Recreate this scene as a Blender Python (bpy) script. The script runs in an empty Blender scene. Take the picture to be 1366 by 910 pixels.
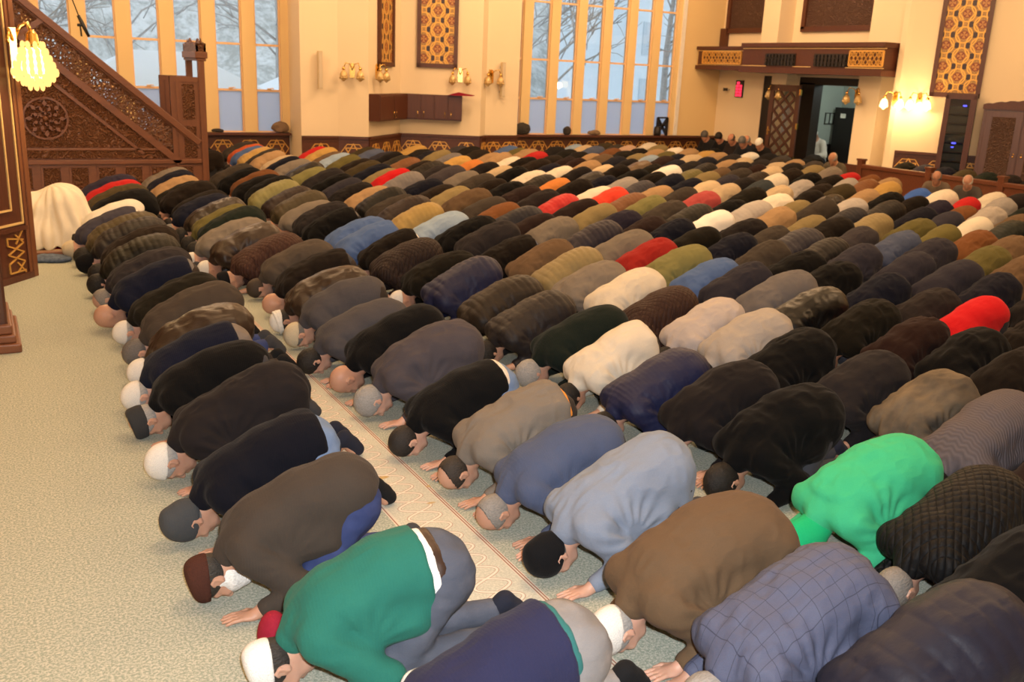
import bpy, bmesh, math, random
import numpy as np
from mathutils import Vector, Matrix

SC = bpy.context.scene
COL = SC.collection
PI = math.pi
CAM_H = 2.15

# ---------------------------------------------------------------- properties
def tag(o, label=None, cat=None, group=None, kind=None):
    if label: o['label'] = label
    if cat: o['category'] = cat
    if group: o['group'] = group
    if kind: o['kind'] = kind
    return o

def link(o, parent=None):
    COL.objects.link(o)
    if parent is not None:
        o.parent = parent
    return o

def empty(name, loc=(0, 0, 0), rz=0.0, label=None, cat=None, group=None):
    o = bpy.data.objects.new(name, None)
    o.empty_display_size = 0.1
    COL.objects.link(o)
    o.location = loc
    o.rotation_euler = (0, 0, rz)
    return tag(o, label, cat, group)

def copy_tree(o, parent=None):
    c = o.copy()
    COL.objects.link(c)
    if parent is not None:
        c.parent = parent
    for ch in o.children:
        copy_tree(ch, c)
    return c

# ---------------------------------------------------------------- node helper
class NT:
    def __init__(self, name):
        self.m = bpy.data.materials.new(name)
        self.m.use_nodes = True
        self.t = self.m.node_tree
        self.t.nodes.clear()
        self.out = self.n('ShaderNodeOutputMaterial')
    def n(self, typ, **kw):
        nd = self.t.nodes.new(typ)
        for k, v in kw.items():
            setattr(nd, k, v)
        return nd
    def l(self, a, b):
        self.t.links.new(a, b)
    def put(self, sock, v):
        if hasattr(v, 'is_linked') or isinstance(v, bpy.types.NodeSocket):
            self.l(v, sock)
        else:
            if isinstance(v, (tuple, list)) and len(v) == 3 and sock.type == 'RGBA':
                v = (*v, 1)
            sock.default_value = v
    def math(self, op, a, b=0.0, c=None):
        nd = self.n('ShaderNodeMath', operation=op)
        self.put(nd.inputs[0], a); self.put(nd.inputs[1], b)
        if c is not None: self.put(nd.inputs[2], c)
        return nd.outputs[0]
    def mix(self, f, a, b, blend='MIX'):
        nd = self.n('ShaderNodeMix', data_type='RGBA', blend_type=blend)
        self.put(nd.inputs[0], f); self.put(nd.inputs[6], a); self.put(nd.inputs[7], b)
        return nd.outputs[2]
    def noise(self, vec, scale, detail=3.0, rough=0.5):
        nd = self.n('ShaderNodeTexNoise')
        if vec is not None: self.l(vec, nd.inputs['Vector'])
        nd.inputs['Scale'].default_value = scale
        nd.inputs['Detail'].default_value = detail
        nd.inputs['Roughness'].default_value = rough
        return nd.outputs['Fac']
    def coord(self, which='Object'):
        return self.n('ShaderNodeTexCoord').outputs[which]
    def pos(self):
        return self.n('ShaderNodeNewGeometry').outputs['Position']
    def mapv(self, vec, scale=(1, 1, 1), rot=(0, 0, 0), loc=(0, 0, 0)):
        nd = self.n('ShaderNodeMapping')
        self.l(vec, nd.inputs[0])
        nd.inputs['Scale'].default_value = scale
        nd.inputs['Rotation'].default_value = rot
        nd.inputs['Location'].default_value = loc
        return nd.outputs[0]
    def sep(self, vec):
        nd = self.n('ShaderNodeSeparateXYZ'); self.l(vec, nd.inputs[0])
        return nd.outputs
    def comb(self, x, y, z=0.0):
        nd = self.n('ShaderNodeCombineXYZ')
        for i, v in enumerate((x, y, z)): self.put(nd.inputs[i], v)
        return nd.outputs[0]
    def step(self, v, lo, hi):
        nd = self.n('ShaderNodeMapRange', interpolation_type='SMOOTHSTEP')
        self.put(nd.inputs[0], v)
        nd.inputs[1].default_value = lo; nd.inputs[2].default_value = hi
        return nd.outputs[0]
    def bump(self, h, strength=0.3, dist=0.01):
        nd = self.n('ShaderNodeBump')
        nd.inputs['Strength'].default_value = strength
        nd.inputs['Distance'].default_value = dist
        self.l(h, nd.inputs['Height'])
        return nd.outputs[0]
    def bsdf(self, color, rough=0.6, metal=0.0, normal=None, spec=0.5, **kw):
        nd = self.n('ShaderNodeBsdfPrincipled')
        self.put(nd.inputs['Base Color'], color)
        self.put(nd.inputs['Roughness'], rough)
        self.put(nd.inputs['Metallic'], metal)
        self.put(nd.inputs['Specular IOR Level'], spec)
        for k, v in kw.items():
            self.put(nd.inputs[k.replace('_', ' ')], v)
        if normal is not None: self.l(normal, nd.inputs['Normal'])
        self.l(nd.outputs[0], self.out.inputs[0])
        return nd

M = {}
def flat(name, color, rough=0.6, metal=0.0, spec=0.5, vary=0.12, scale=9.0, bump=0.0):
    t = NT(name)
    n = t.noise(t.coord(), scale)
    d = tuple(c * (1 - vary) for c in color); b = tuple(min(1, c * (1 + vary)) for c in color)
    nm = t.bump(t.noise(t.coord(), scale * 6), bump, 0.01) if bump else None
    t.bsdf(t.mix(n, d, b), rough, metal, nm, spec)
    M[name] = t.m
    return t.m

# fabric family: the cloth's own colour is the object's colour
def fabric(name, rough=0.9, spec=0.2, kind='plain', sheen=0.0):
    t = NT(name)
    col = t.n('ShaderNodeObjectInfo').outputs['Color']
    co = t.coord()
    n1 = t.noise(co, 7.0, 4)
    base = t.mix(t.math('MULTIPLY', n1, 0.5), col, t.mix(1.0, col, (0.62, 0.62, 0.64), 'MULTIPLY'))
    fine = t.noise(co, 230.0, 2)
    base = t.mix(t.math('MULTIPLY', fine, 0.35), base, t.mix(1.0, base, (1.6, 1.6, 1.6), 'MULTIPLY'))
    wr = t.noise(t.mapv(co, (9, 22, 22)), 1.0, 4, 0.55)
    h = t.math('ADD', t.math('MULTIPLY', fine, 0.12), wr)
    x, y, z = t.sep(co)
    if kind == 'knit':
        w = t.math('SINE', t.math('MULTIPLY', x, 520.0))
        h = t.math('ADD', h, t.math('MULTIPLY', w, 0.05))
    elif kind == 'ribbed':
        w = t.math('SINE', t.math('ADD', t.math('MULTIPLY', x, 330.0), t.math('MULTIPLY', t.math('SINE', t.math('MULTIPLY', y, 90.0)), 1.3)))
        h = t.math('ADD', h, t.math('MULTIPLY', w, 0.3))
        base = t.mix(t.math('MULTIPLY', t.math('ADD', w, 1.0), 0.22), base, t.mix(1.0, base, (0.45, 0.45, 0.45), 'MULTIPLY'))
    elif kind == 'quilt':
        a = t.math('ABSOLUTE', t.math('SINE', t.math('MULTIPLY', t.math('ADD', x, y), 62.0)))
        b = t.math('ABSOLUTE', t.math('SINE', t.math('MULTIPLY', t.math('SUBTRACT', x, y), 62.0)))
        q = t.math('POWER', t.math('MULTIPLY', a, b), 0.4)
        h = t.math('ADD', h, t.math('MULTIPLY', q, 1.1))
    elif kind == 'plaid':
        a = t.step(t.math('ABSOLUTE', t.math('SINE', t.math('MULTIPLY', x, 52.0))), 0.09, 0.03)
        b = t.step(t.math('ABSOLUTE', t.math('SINE', t.math('MULTIPLY', y, 52.0))), 0.09, 0.03)
        base = t.mix(t.math('MULTIPLY', t.math('MAXIMUM', a, b), 0.75), base, t.mix(1.0, base, (0.3, 0.3, 0.34), 'MULTIPLY'))
    elif kind == 'denim':
        base = t.mix(t.math('MULTIPLY', t.step(t.noise(co, 9.0, 3), 0.45, 0.85), 0.4), base, t.mix(1.0, base, (2.2, 2.0, 1.8), 'MULTIPLY'))
    elif kind == 'worn':
        base = t.mix(t.step(t.noise(t.mapv(co, (2.5, 6, 6)), 1.0, 3), 0.35, 0.75), base, t.mix(1.0, base, (0.42, 0.45, 0.52), 'MULTIPLY'))
    elif kind == 'net':
        v = t.n('ShaderNodeTexVoronoi'); t.l(co, v.inputs['Vector']); v.inputs['Scale'].default_value = 150
        h = t.math('ADD', h, t.math('MULTIPLY', v.outputs[0], 0.5))
        base = t.mix(t.step(v.outputs[0], 0.45, 0.2), base, t.mix(1.0, base, (0.86, 0.86, 0.88), 'MULTIPLY'))
    rr = rough
    if kind == 'leather':
        rr = t.math('ADD', t.math('MULTIPLY', n1, 0.2), rough - 0.12)
    t.bsdf(base, rr, 0.0, t.bump(h, 0.35 if kind not in ('quilt',) else 0.8, 0.012), spec, Sheen_Weight=sheen)
    M[name] = t.m
    return t.m

fabric('wool', 0.92, 0.10, sheen=0.03)
fabric('knit', 0.95, 0.08, 'knit', sheen=0.04)
fabric('ribbed', 0.95, 0.1, 'ribbed')
fabric('nylon', 0.55, 0.25)
fabric('quilt', 0.65, 0.22, 'quilt')
fabric('leather', 0.42, 0.35, 'leather')
fabric('plaid', 0.7, 0.3, 'plaid')
fabric('denim', 0.9, 0.15, 'denim')
fabric('worn', 0.85, 0.2, 'worn')
fabric('net', 0.9, 0.15, 'net')

def skin_mat():
    t = NT('skin')
    col = t.n('ShaderNodeObjectInfo').outputs['Color']
    co = t.coord()
    a = t.noise(co, 22.0, 4)
    c = t.mix(t.math('MULTIPLY', a, 0.6), col, t.mix(1.0, col, (0.85, 0.62, 0.55), 'MULTIPLY'))
    t.bsdf(c, 0.48, 0.0, t.bump(t.noise(co, 160.0, 3), 0.15, 0.004), 0.4, Subsurface_Weight=0.08, Subsurface_Scale=0.01)
    M['skin'] = t.m
skin_mat()
def hair_mat():
    t = NT('hair')
    col = t.n('ShaderNodeObjectInfo').outputs['Color']
    co = t.coord()
    a = t.noise(t.mapv(co, (60, 160, 160)), 1.0, 3)
    c = t.mix(a, t.mix(1.0, col, (0.55, 0.55, 0.55), 'MULTIPLY'), t.mix(1.0, col, (1.35, 1.35, 1.35), 'MULTIPLY'))
    t.bsdf(c, 0.6, 0.0, t.bump(a, 0.6, 0.01), 0.35)
    M['hair'] = t.m
hair_mat()

# ---------------------------------------------------------------- value noise
def vnoise(p, seed=0):
    p = np.asarray(p)
    i = np.floor(p).astype(np.int64); f = p - i
    u = f * f * (3 - 2 * f)
    def hsh(a, b, c):
        n = (a * 73856093) ^ (b * 19349663) ^ (c * 83492791) ^ (seed * 2654435761)
        n = (n ^ (n >> 13)) * 1274126177 & 0x7fffffff
        n = n ^ (n >> 16)
        return (n & 0xffff) / 65535.0
    r = 0
    for dx in (0, 1):
        wx = u[:, 0] if dx else 1 - u[:, 0]
        for dy in (0, 1):
            wy = u[:, 1] if dy else 1 - u[:, 1]
            for dz in (0, 1):
                wz = u[:, 2] if dz else 1 - u[:, 2]
                r = r + wx * wy * wz * hsh(i[:, 0] + dx, i[:, 1] + dy, i[:, 2] + dz)
    return r * 2 - 1

# ---------------------------------------------------------------- soft solid modeller (distance field -> surface)
class Solid:
    def __init__(self, lo, hi, res):
        self.res = res
        self.lo = np.array(lo, float)
        self.n = np.ceil((np.array(hi) - self.lo) / res).astype(int) + 1
        self.a = np.full(self.n, 9.0, np.float32)
    def _block(self, lo, hi):
        i0 = np.maximum(np.floor((np.array(lo) - self.lo) / self.res).astype(int), 0)
        i1 = np.minimum(np.ceil((np.array(hi) - self.lo) / self.res).astype(int) + 1, self.n)
        if np.any(i1 <= i0): return None
        s = tuple(slice(a, b) for a, b in zip(i0, i1))
        ax = [self.lo[d] + self.res * np.arange(i0[d], i1[d]) for d in range(3)]
        X, Y, Z = np.meshgrid(*ax, indexing='ij')
        return s, X, Y, Z
    def _smin(self, s, d, k):
        a = self.a[s]
        if k > 0:
            h = np.maximum(k - np.abs(a - d), 0) / k
            self.a[s] = np.minimum(a, d) - h * h * k * 0.25
        else:
            self.a[s] = np.minimum(a, d)
    def cone(self, p, q, r0, r1, k=0.03):
        p = np.array(p, float); q = np.array(q, float); R = max(r0, r1) + k + 3 * self.res + 0.03
        b = self._block(np.minimum(p, q) - R, np.maximum(p, q) + R)
        if b is None: return
        s, X, Y, Z = b
        d = q - p; L = d @ d + 1e-12
        t = np.clip(((X - p[0]) * d[0] + (Y - p[1]) * d[1] + (Z - p[2]) * d[2]) / L, 0, 1)
        dist = np.sqrt((X - p[0] - t * d[0])**2 + (Y - p[1] - t * d[1])**2 + (Z - p[2] - t * d[2])**2) - (r0 + (r1 - r0) * t)
        self._smin(s, dist, k)
    def chain(self, pts, rs, k=0.03):
        for i in range(len(pts) - 1):
            self.cone(pts[i], pts[i + 1], rs[i], rs[i + 1], k)
    def ell(self, c, r, k=0.03, ax=None):
        c = np.array(c, float); r = np.array(r, float); R = r.max() + k + 3 * self.res + 0.03
        b = self._block(c - R, c + R)
        if b is None: return
        s, X, Y, Z = b
        x, y, z = X - c[0], Y - c[1], Z - c[2]
        if ax is not None:
            x, y, z = [x * a[0] + y * a[1] + z * a[2] for a in ax]
        k0 = np.sqrt((x / r[0])**2 + (y / r[1])**2 + (z / r[2])**2)
        k1 = np.sqrt((x / r[0]**2)**2 + (y / r[1]**2)**2 + (z / r[2]**2)**2) + 1e-9
        self._smin(s, k0 * (k0 - 1) / k1, k)
    def cut(self, n, d, k=0.0):
        """keep the side where n.p <= d"""
        n = np.array(n, float); n /= np.linalg.norm(n)
        ax = [self.lo[i] + self.res * np.arange(self.n[i]) for i in range(3)]
        pl = (n[0] * ax[0][:, None, None] + n[1] * ax[1][None, :, None] + n[2] * ax[2][None, None, :]) - d
        if k > 0:
            h = np.maximum(k - np.abs(self.a - pl), 0) / k
            self.a = np.maximum(self.a, pl) + h * h * k * 0.25
        else:
            self.a = np.maximum(self.a, pl)
        self.a = self.a.astype(np.float32)
    def minus(self, other, off=0.0):
        self.a = np.maximum(self.a, -(other.a - off))
    def surface(self):
        """naive surface nets -> verts (N,3), quads (M,4)"""
        v = self.a
        v = np.pad(v, 1, constant_values=9.0)
        ins = v < 0
        nx, ny, nz = v.shape
        cnt = np.zeros((nx - 1, ny - 1, nz - 1), np.int8)
        for dx in (0, 1):
            for dy in (0, 1):
                for dz in (0, 1):
                    cnt += ins[dx:nx - 1 + dx, dy:ny - 1 + dy, dz:nz - 1 + dz]
        act = (cnt > 0) & (cnt < 8)
        idx = np.full(act.shape, -1, np.int64)
        cells = np.argwhere(act)
        idx[act] = np.arange(len(cells))
        acc = np.zeros((len(cells), 3)); num = np.zeros(len(cells))
        corners = [(a, b, c) for a in (0, 1) for b in (0, 1) for c in (0, 1)]
        for ca in corners:
            for d in range(3):
                if ca[d]: continue
                cb = list(ca); cb[d] = 1
                A = v[cells[:, 0] + ca[0], cells[:, 1] + ca[1], cells[:, 2] + ca[2]]
                B = v[cells[:, 0] + cb[0], cells[:, 1] + cb[1], cells[:, 2] + cb[2]]
                m = (A < 0) != (B < 0)
                t = np.where(m, A / np.where(np.abs(A - B) < 1e-9, 1e-9, A - B), 0)
                p = np.tile(np.array(ca, float), (len(cells), 1)); p[:, d] += t
                acc[m] += p[m]; num[m] += 1
        verts = (cells + acc / np.maximum(num, 1)[:, None] - 1) * self.res + self.lo
        quads = []
        for d in range(3):
            a, b = (d + 1) % 3, (d + 2) % 3
            s0 = [slice(1, -1)] * 3; s0[d] = slice(0, -1)
            s1 = [slice(1, -1)] * 3; s1[d] = slice(1, None)
            P = ins[tuple(s0)]; Q = ins[tuple(s1)]
            e = np.argwhere(P != Q)
            if not len(e): continue
            flip = P[e[:, 0], e[:, 1], e[:, 2]]
            off = np.ones(3, int); off[d] = 0
            base = e + off
            def at(da, db):
                o = base.copy(); o[:, a] += da; o[:, b] += db
                return idx[o[:, 0], o[:, 1], o[:, 2]]
            q = np.stack([at(-1, -1), at(0, -1), at(0, 0), at(-1, 0)], 1)
            q[~flip] = q[~flip][:, ::-1]
            quads.append(q)
        return verts, np.concatenate(quads)

def relax(v, q, it=2, lam=0.5):
    n = len(v)
    e = np.concatenate([q[:, [0, 1]], q[:, [1, 2]], q[:, [2, 3]], q[:, [3, 0]]])
    deg = np.bincount(e[:, 0], minlength=n) + np.bincount(e[:, 1], minlength=n)
    for _ in range(it):
        s = np.zeros_like(v)
        for d in range(3):
            s[:, d] = np.bincount(e[:, 0], v[e[:, 1], d], n) + np.bincount(e[:, 1], v[e[:, 0], d], n)
        v = v + lam * (s / np.maximum(deg, 1)[:, None] - v)
    return v

def normals(v, q):
    fn = np.cross(v[q[:, 2]] - v[q[:, 0]], v[q[:, 3]] - v[q[:, 1]])
    n = np.zeros_like(v)
    for c in range(4):
        for d in range(3):
            n[:, d] += np.bincount(q[:, c], fn[:, d], len(v))
    return n / (np.linalg.norm(n, axis=1)[:, None] + 1e-12)

def np_mesh(name, v, q, mats, smooth=True, midx=None):
    me = bpy.data.meshes.new(name)
    me.vertices.add(len(v)); me.vertices.foreach_set('co', np.ascontiguousarray(v, np.float32).ravel())
    me.loops.add(q.size); me.loops.foreach_set('vertex_index', q.ravel().astype(np.int32))
    me.polygons.add(len(q))
    w = q.shape[1]
    me.polygons.foreach_set('loop_start', (np.arange(len(q)) * w).astype(np.int32))
    if smooth: me.polygons.foreach_set('use_smooth', np.ones(len(q), bool))
    if midx is not None: me.polygons.foreach_set('material_index', midx.astype(np.int32))
    me.update(calc_edges=True)
    for m in mats: me.materials.append(m)
    return me
EXPOSURE = 0.25; SKY = 1.35; ROOM = 330.0; FLASH = 140.0
# ---------------------------------------------------------------- people: bowed to the carpet, facing -X
HC = np.array((-0.368, 0.0, 0.118))                # head centre
AC = np.array((-0.954, 0.0, -0.30)); AC /= np.linalg.norm(AC)   # towards the crown
AF = np.array((AC[2], 0.0, -AC[0])); AF = AF if AF[2] < 0 else -AF   # towards the face (down)
AS = np.cross(AC, AF)                             # sideways
def hp(s, c, f):
    return HC + AS * s + AC * c + AF * f
ARMS = {                                          # elbow spread, wrist spread, wrist reach (left, right)
    'in':   ((0.235, 0.225, -0.215), (0.235, 0.225, -0.215)),
    'wide': ((0.255, 0.235, -0.19), (0.245, 0.225, -0.23)),
    'tuck': ((0.195, 0.185, -0.215), (0.195, 0.185, -0.215)),
    'fwd':  ((0.235, 0.235, -0.28), (0.235, 0.235, -0.26)),
}
def arm_pts(side, arms):
    e, w, r = ARMS[arms][0 if side < 0 else 1]
    return (np.array((-0.215, side * 0.165, 0.265)), np.array((-0.10 + (r + 0.35) * 0.7, side * e, 0.105)), np.array((r, side * w, 0.04)))

def add_head(s, H=HC, C=AC, F=AF):
    S = np.cross(C, F)
    P = lambda a, c, f: H + S * a + C * c + F * f
    ax = (F, S, C)
    s.ell(P(0, 0.012, -0.012), (0.098, 0.077, 0.102), 0.0, ax)          # skull
    s.ell(P(0, -0.05, 0.035), (0.062, 0.062, 0.072), 0.04, ax)          # face
    s.ell(P(0, -0.105, 0.045), (0.04, 0.042, 0.028), 0.03, ax)          # jaw
    s.cone(P(0, -0.118, 0.075), P(0, -0.112, 0.07), 0.02, 0.02, 0.02)   # chin
    s.cone(P(0, -0.002, 0.088), P(0, -0.045, 0.112), 0.010, 0.016, 0.012)   # nose
    for k in (-1, 1):
        s.cone(P(k * 0.018, 0.012, 0.082), P(k * 0.045, 0.010, 0.07), 0.012, 0.010, 0.015)   # brow
        s.ell(P(k * 0.042, -0.04, 0.07), (0.022, 0.022, 0.02), 0.02, ax)
        s.ell(P(k * 0.076, -0.02, -0.010), (0.024, 0.008, 0.033), 0.006, ax)                # ear
        s.chain([P(k * 0.084, -0.045, 0.0), P(k * 0.086, -0.01, -0.028), P(k * 0.086, 0.010, -0.012), P(k * 0.084, 0.004, 0.008)], [0.006, 0.006, 0.006, 0.005], 0.003)
    s.cone(P(0.022, -0.075, 0.092), P(-0.022, -0.075, 0.092), 0.009, 0.009, 0.008)   # lips
    s.cone(P(0.018, -0.086, 0.090), P(-0.018, -0.086, 0.090), 0.009, 0.009, 0.006)

def add_hand(s, W, d, side, flat_z=0.011):
    """a hand laid palm down from wrist W, fingers along d; side = +-1 where the body's middle is at -side"""
    d = np.array(d, float); d /= np.linalg.norm(d)
    lat = np.array((-d[1], d[0], 0.0)); lat = lat * (1 if lat[1] * side > 0 else -1)     # outwards
    P = lambda a, b, z: np.array((W[0], W[1], 0)) + d * a + lat * b + np.array((0, 0, z))
    s.ell(P(0.05, 0, 0.023), (0.055, 0.041, 0.017), 0.015, (d, lat, np.array((0, 0, 1.0))))
    s.cone(W, P(0.03, 0, 0.025), 0.026, 0.022, 0.02)
    for b, L, spread in ((-0.030, 0.070, -0.10), (-0.010, 0.080, -0.02), (0.011, 0.074, 0.05), (0.031, 0.058, 0.13)):
        m = P(0.092 + L * 0.45, b + spread * L * 0.4, 0.021)
        t = P(0.092 + L, b + spread * L, flat_z)
        s.chain([P(0.082, b, 0.026), m, t], [0.0105, 0.0095, 0.0075], 0.004)
    s.chain([P(0.022, -0.032, 0.024), P(0.058, -0.056, 0.018), P(0.09, -0.062, flat_z)], [0.015, 0.011, 0.0085], 0.008)

def body_mesh(name, arms, res, fine=True):
    s = Solid((-0.62, -0.42, -0.01), (0.78, 0.42, 0.62), res)
    add_head(s)
    s.cone(hp(0, -0.07, -0.02), (-0.23, 0, 0.265), 0.052, 0.062, 0.03)
    s.chain([(-0.22, 0, 0.26), (-0.05, 0, 0.32), (0.12, 0, 0.37), (0.27, 0, 0.38)], [0.10, 0.12, 0.12, 0.12], 0.05)
    for k in (-1, 1):
        S, E, W = arm_pts(k, arms)
        s.chain([(-0.2, k * 0.08, 0.27), S, E, W], [0.075, 0.056, 0.042, 0.026], 0.02)
        if fine: add_hand(s, W, (-1, -0.12 * k, 0), k)
        else: s.cone(W, W + np.array((-0.13, -0.01 * k, -0.02)), 0.03, 0.02, 0.02)
        s.chain([(0.27, k * 0.085, 0.37), (0.07, k * 0.125, 0.075), (0.58, k * 0.09, 0.08)], [0.10, 0.058, 0.04], 0.03)
        s.chain([(0.58, k * 0.09, 0.08), (0.635, k * 0.09, 0.12), (0.69, k * 0.09, 0.035)], [0.036, 0.034, 0.03], 0.02)
    s.cut((0, 0, -1), 0.0)
    v, q = s.surface()
    v = relax(v, q, 1, 0.4)
    return v, q

def person_body(name, arms, res, fine=True):
    v, q = body_mesh(name, arms, res, fine)
    return np_mesh(name, v, q, [M['skin']])

def far_body(name, hair_cols):
    """the whole figure in one skin: bare head and hands, trousers and socks by material, for people far off"""
    v, q = body_mesh(name, 'tuck', 0.022, False)
    c = v[q].mean(1)
    rel = c - HC
    mi = np.zeros(len(q), int)
    mi[c[:, 0] > -0.02] = 2
    mi[c[:, 0] > 0.60] = 3
    hr = (rel @ AC > -0.03 + 0.6 * np.maximum(rel @ AF, 0)) & (c[:, 0] < -0.28) & (rel @ AF < 0.06) & (c[:, 2] > 0.05)
    mi[hr] = 1
    return np_mesh(name, v, q, [M['skin_plain'], hair_cols, M['trouser_dark'], M['sock_dark']], True, mi)

def trousers_mesh(name, res=0.013, grow=0.0):
    s = Solid((-0.06, -0.32, -0.01), (0.70, 0.32, 0.68), res)
    s.ell((0.255, 0, 0.425), (0.166 + grow, 0.178 + grow, 0.144 + grow), 0.0)
    s.cone((0.12, 0, 0.39), (0.22, 0, 0.42), 0.12, 0.14, 0.04)
    for k in (-1, 1):
        s.ell((0.30, k * 0.085, 0.395), (0.122, 0.094, 0.135), 0.03)
        s.chain([(0.265, k * 0.095, 0.37), (0.07, k * 0.135, 0.082), (0.59, k * 0.095, 0.088)], [0.105, 0.078, 0.060], 0.035)
    s.cut((0, 0, -1), -0.002)
    s.cut((1, 0, 0.0), 0.60, 0.01)
    v, q = s.surface(); v = relax(v, q, 2)
    n = normals(v, q)
    v = v + n * (vnoise(v * np.array((16, 16, 30)), 3) * 0.006)[:, None]
    return np_mesh(name, v, q, [M['denim']])

def sock_mesh(name, k, res=0.009):
    s = Solid((0.49, k * 0.09 - 0.09, -0.01), (0.85, k * 0.09 + 0.09, 0.22), res)
    s.chain([(0.565, k * 0.09, 0.082), (0.635, k * 0.09, 0.13), (0.685, k * 0.088, 0.085), (0.72, k * 0.085, 0.045)], [0.044, 0.043, 0.040, 0.038], 0.025)
    s.cone((0.72, k * 0.085, 0.045), (0.70, k * 0.085, 0.035), 0.036, 0.03, 0.02)
    s.cut((0, 0, -1), -0.001)
    v, q = s.surface(); v = relax(v, q, 2)
    return np_mesh(name, v, q, [M['wool']])

def jacket_mesh(name, style, arms='in', seed=0, res=0.013):
    """style: dict(grow, hem, puff, fold, lean, long, hood)"""
    g = style.get('grow', 0.0); rng = random.Random(seed)
    bk = rng.uniform(-0.012, 0.02); hip = rng.uniform(-0.004, 0.022)
    s = Solid((-0.52, -0.46, -0.01), (0.66, 0.46, 0.74), res)
    s.ell((0.25, 0, 0.43 + hip), (0.19 + g, 0.205 + g, 0.165 + g * 0.7), 0.0)
    s.ell((0.27, 0, 0.34), (0.17 + g, 0.195 + g, 0.15), 0.04)
    s.ell((0.10, 0, 0.41 + bk), (0.21, 0.205 + g, 0.155 + g * 0.7), 0.06)
    s.ell((-0.08, 0, 0.34 + bk), (0.20, 0.205 + g, 0.14 + g * 0.7), 0.06)
    s.cone((-0.22, -0.12, 0.285), (-0.22, 0.12, 0.285), 0.095 + g * 0.5, 0.095 + g * 0.5, 0.05)
    s.cone((-0.255, -0.03, 0.275), (-0.255, 0.03, 0.275), 0.072, 0.072, 0.03)     # collar
    s.cone((-0.26, 0, 0.265), (-0.292, 0, 0.22), 0.076, 0.072, 0.03)
    for k in (-1, 1):
        S, E, W = arm_pts(k, arms)
        W2 = W + (E - W) * 0.12 + np.array((0, 0, 0.006))
        if style.get('sleeves', True):
            s.chain([S, E + np.array((0.0, 0, 0.012)), W2], [0.082 + g * 0.5, 0.068 + g * 0.4, 0.043 + g * 0.2], 0.028)
        if style.get('flap', True):               # cloth hanging between arm and waist
            s.cone((-0.02, k * 0.13, 0.27), (0.14, k * 0.14, 0.29), 0.09 + g, 0.09 + g, 0.05)
    if style.get('long', 0) > 0:                  # coat skirt falling behind
        L = style['long']
        for y in (-0.13, 0.0, 0.13):
            s.cone((0.33, y, 0.40), (0.36 + 0.10 * L, y * 1.15, 0.40 - 0.26 * L), 0.12, 0.09, 0.05)
    if style.get('hood'):
        s.ell((-0.215, 0, 0.375), (0.085, 0.125, 0.045), 0.025)
    s.cut((0, 0, -1), -0.012)
    hem = style.get('hem', 0.42)
    if 'short' in style: s.cut((0.95, 0, 0.15), (0.95 * style['short'] + 0.15 * 0.58) / 0.9618, 0.012)
    else: s.cut((0.86, 0, -0.5), (hem * 0.86 - 0.5 * 0.40) / 0.9948, 0.012)
    v, q = s.surface(); v = relax(v, q, 2)
    n = normals(v, q)
    x, y, z = v[:, 0], v[:, 1], v[:, 2]
    f = style.get('fold', 0.5)
    up = np.clip((z - 0.12) / 0.15, 0.2, 1)
    wr = vnoise(v * np.array((5.0, 13, 13)) + seed * 3.1, seed) * 0.010
    t = vnoise(v * np.array((14.0, 20, 9)) + seed * 1.7, seed + 5)
    wr += (1 - np.abs(t) * 2) * 0.006
    # tension folds running from the armpit up to the back
    side = np.abs(y) / 0.2
    ang = np.arctan2(z - 0.24, x + 0.05)
    rad = np.hypot(z - 0.24, x + 0.05)
    wr += np.sin(ang * 15 + seed + 2 * vnoise(v * 7, seed)) * 0.010 * np.clip(side - 0.45, 0, 0.6) * np.exp(-((rad - 0.13) / 0.09)**2)
    disp = wr * f * up
    if style.get('puff'):
        A, lam = style['puff']
        u = x * 0.93 + z * 0.36 + 0.012 * vnoise(v * 6.0, seed + 9)
        disp += A * (np.abs(np.sin(PI * u / lam))**0.6 - 0.6)
    v = v + n * disp[:, None]
    return np_mesh(name, v, q, [M['wool']])

def sleeve_mesh(name, k, arms, res=0.011):
    S, E, W = arm_pts(k, arms)
    s = Solid((-0.5, min(k * 0.05, k * 0.42), -0.01), (0.15, max(k * 0.05, k * 0.42), 0.42), res)
    s.chain([S, E + np.array((0, 0, 0.012)), W + (E - W) * 0.12 + np.array((0, 0, 0.006))], [0.082, 0.066, 0.040], 0.028)
    s.cut((0, 0, -1), -0.012)
    v, q = s.surface(); v = relax(v, q, 2); n = normals(v, q)
    v = v + n * ((1 - np.abs(vnoise(v * np.array((24, 18, 24)), 7)) * 2) * 0.006)[:, None]
    return np_mesh(name, v, q, [M['wool']])

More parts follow.
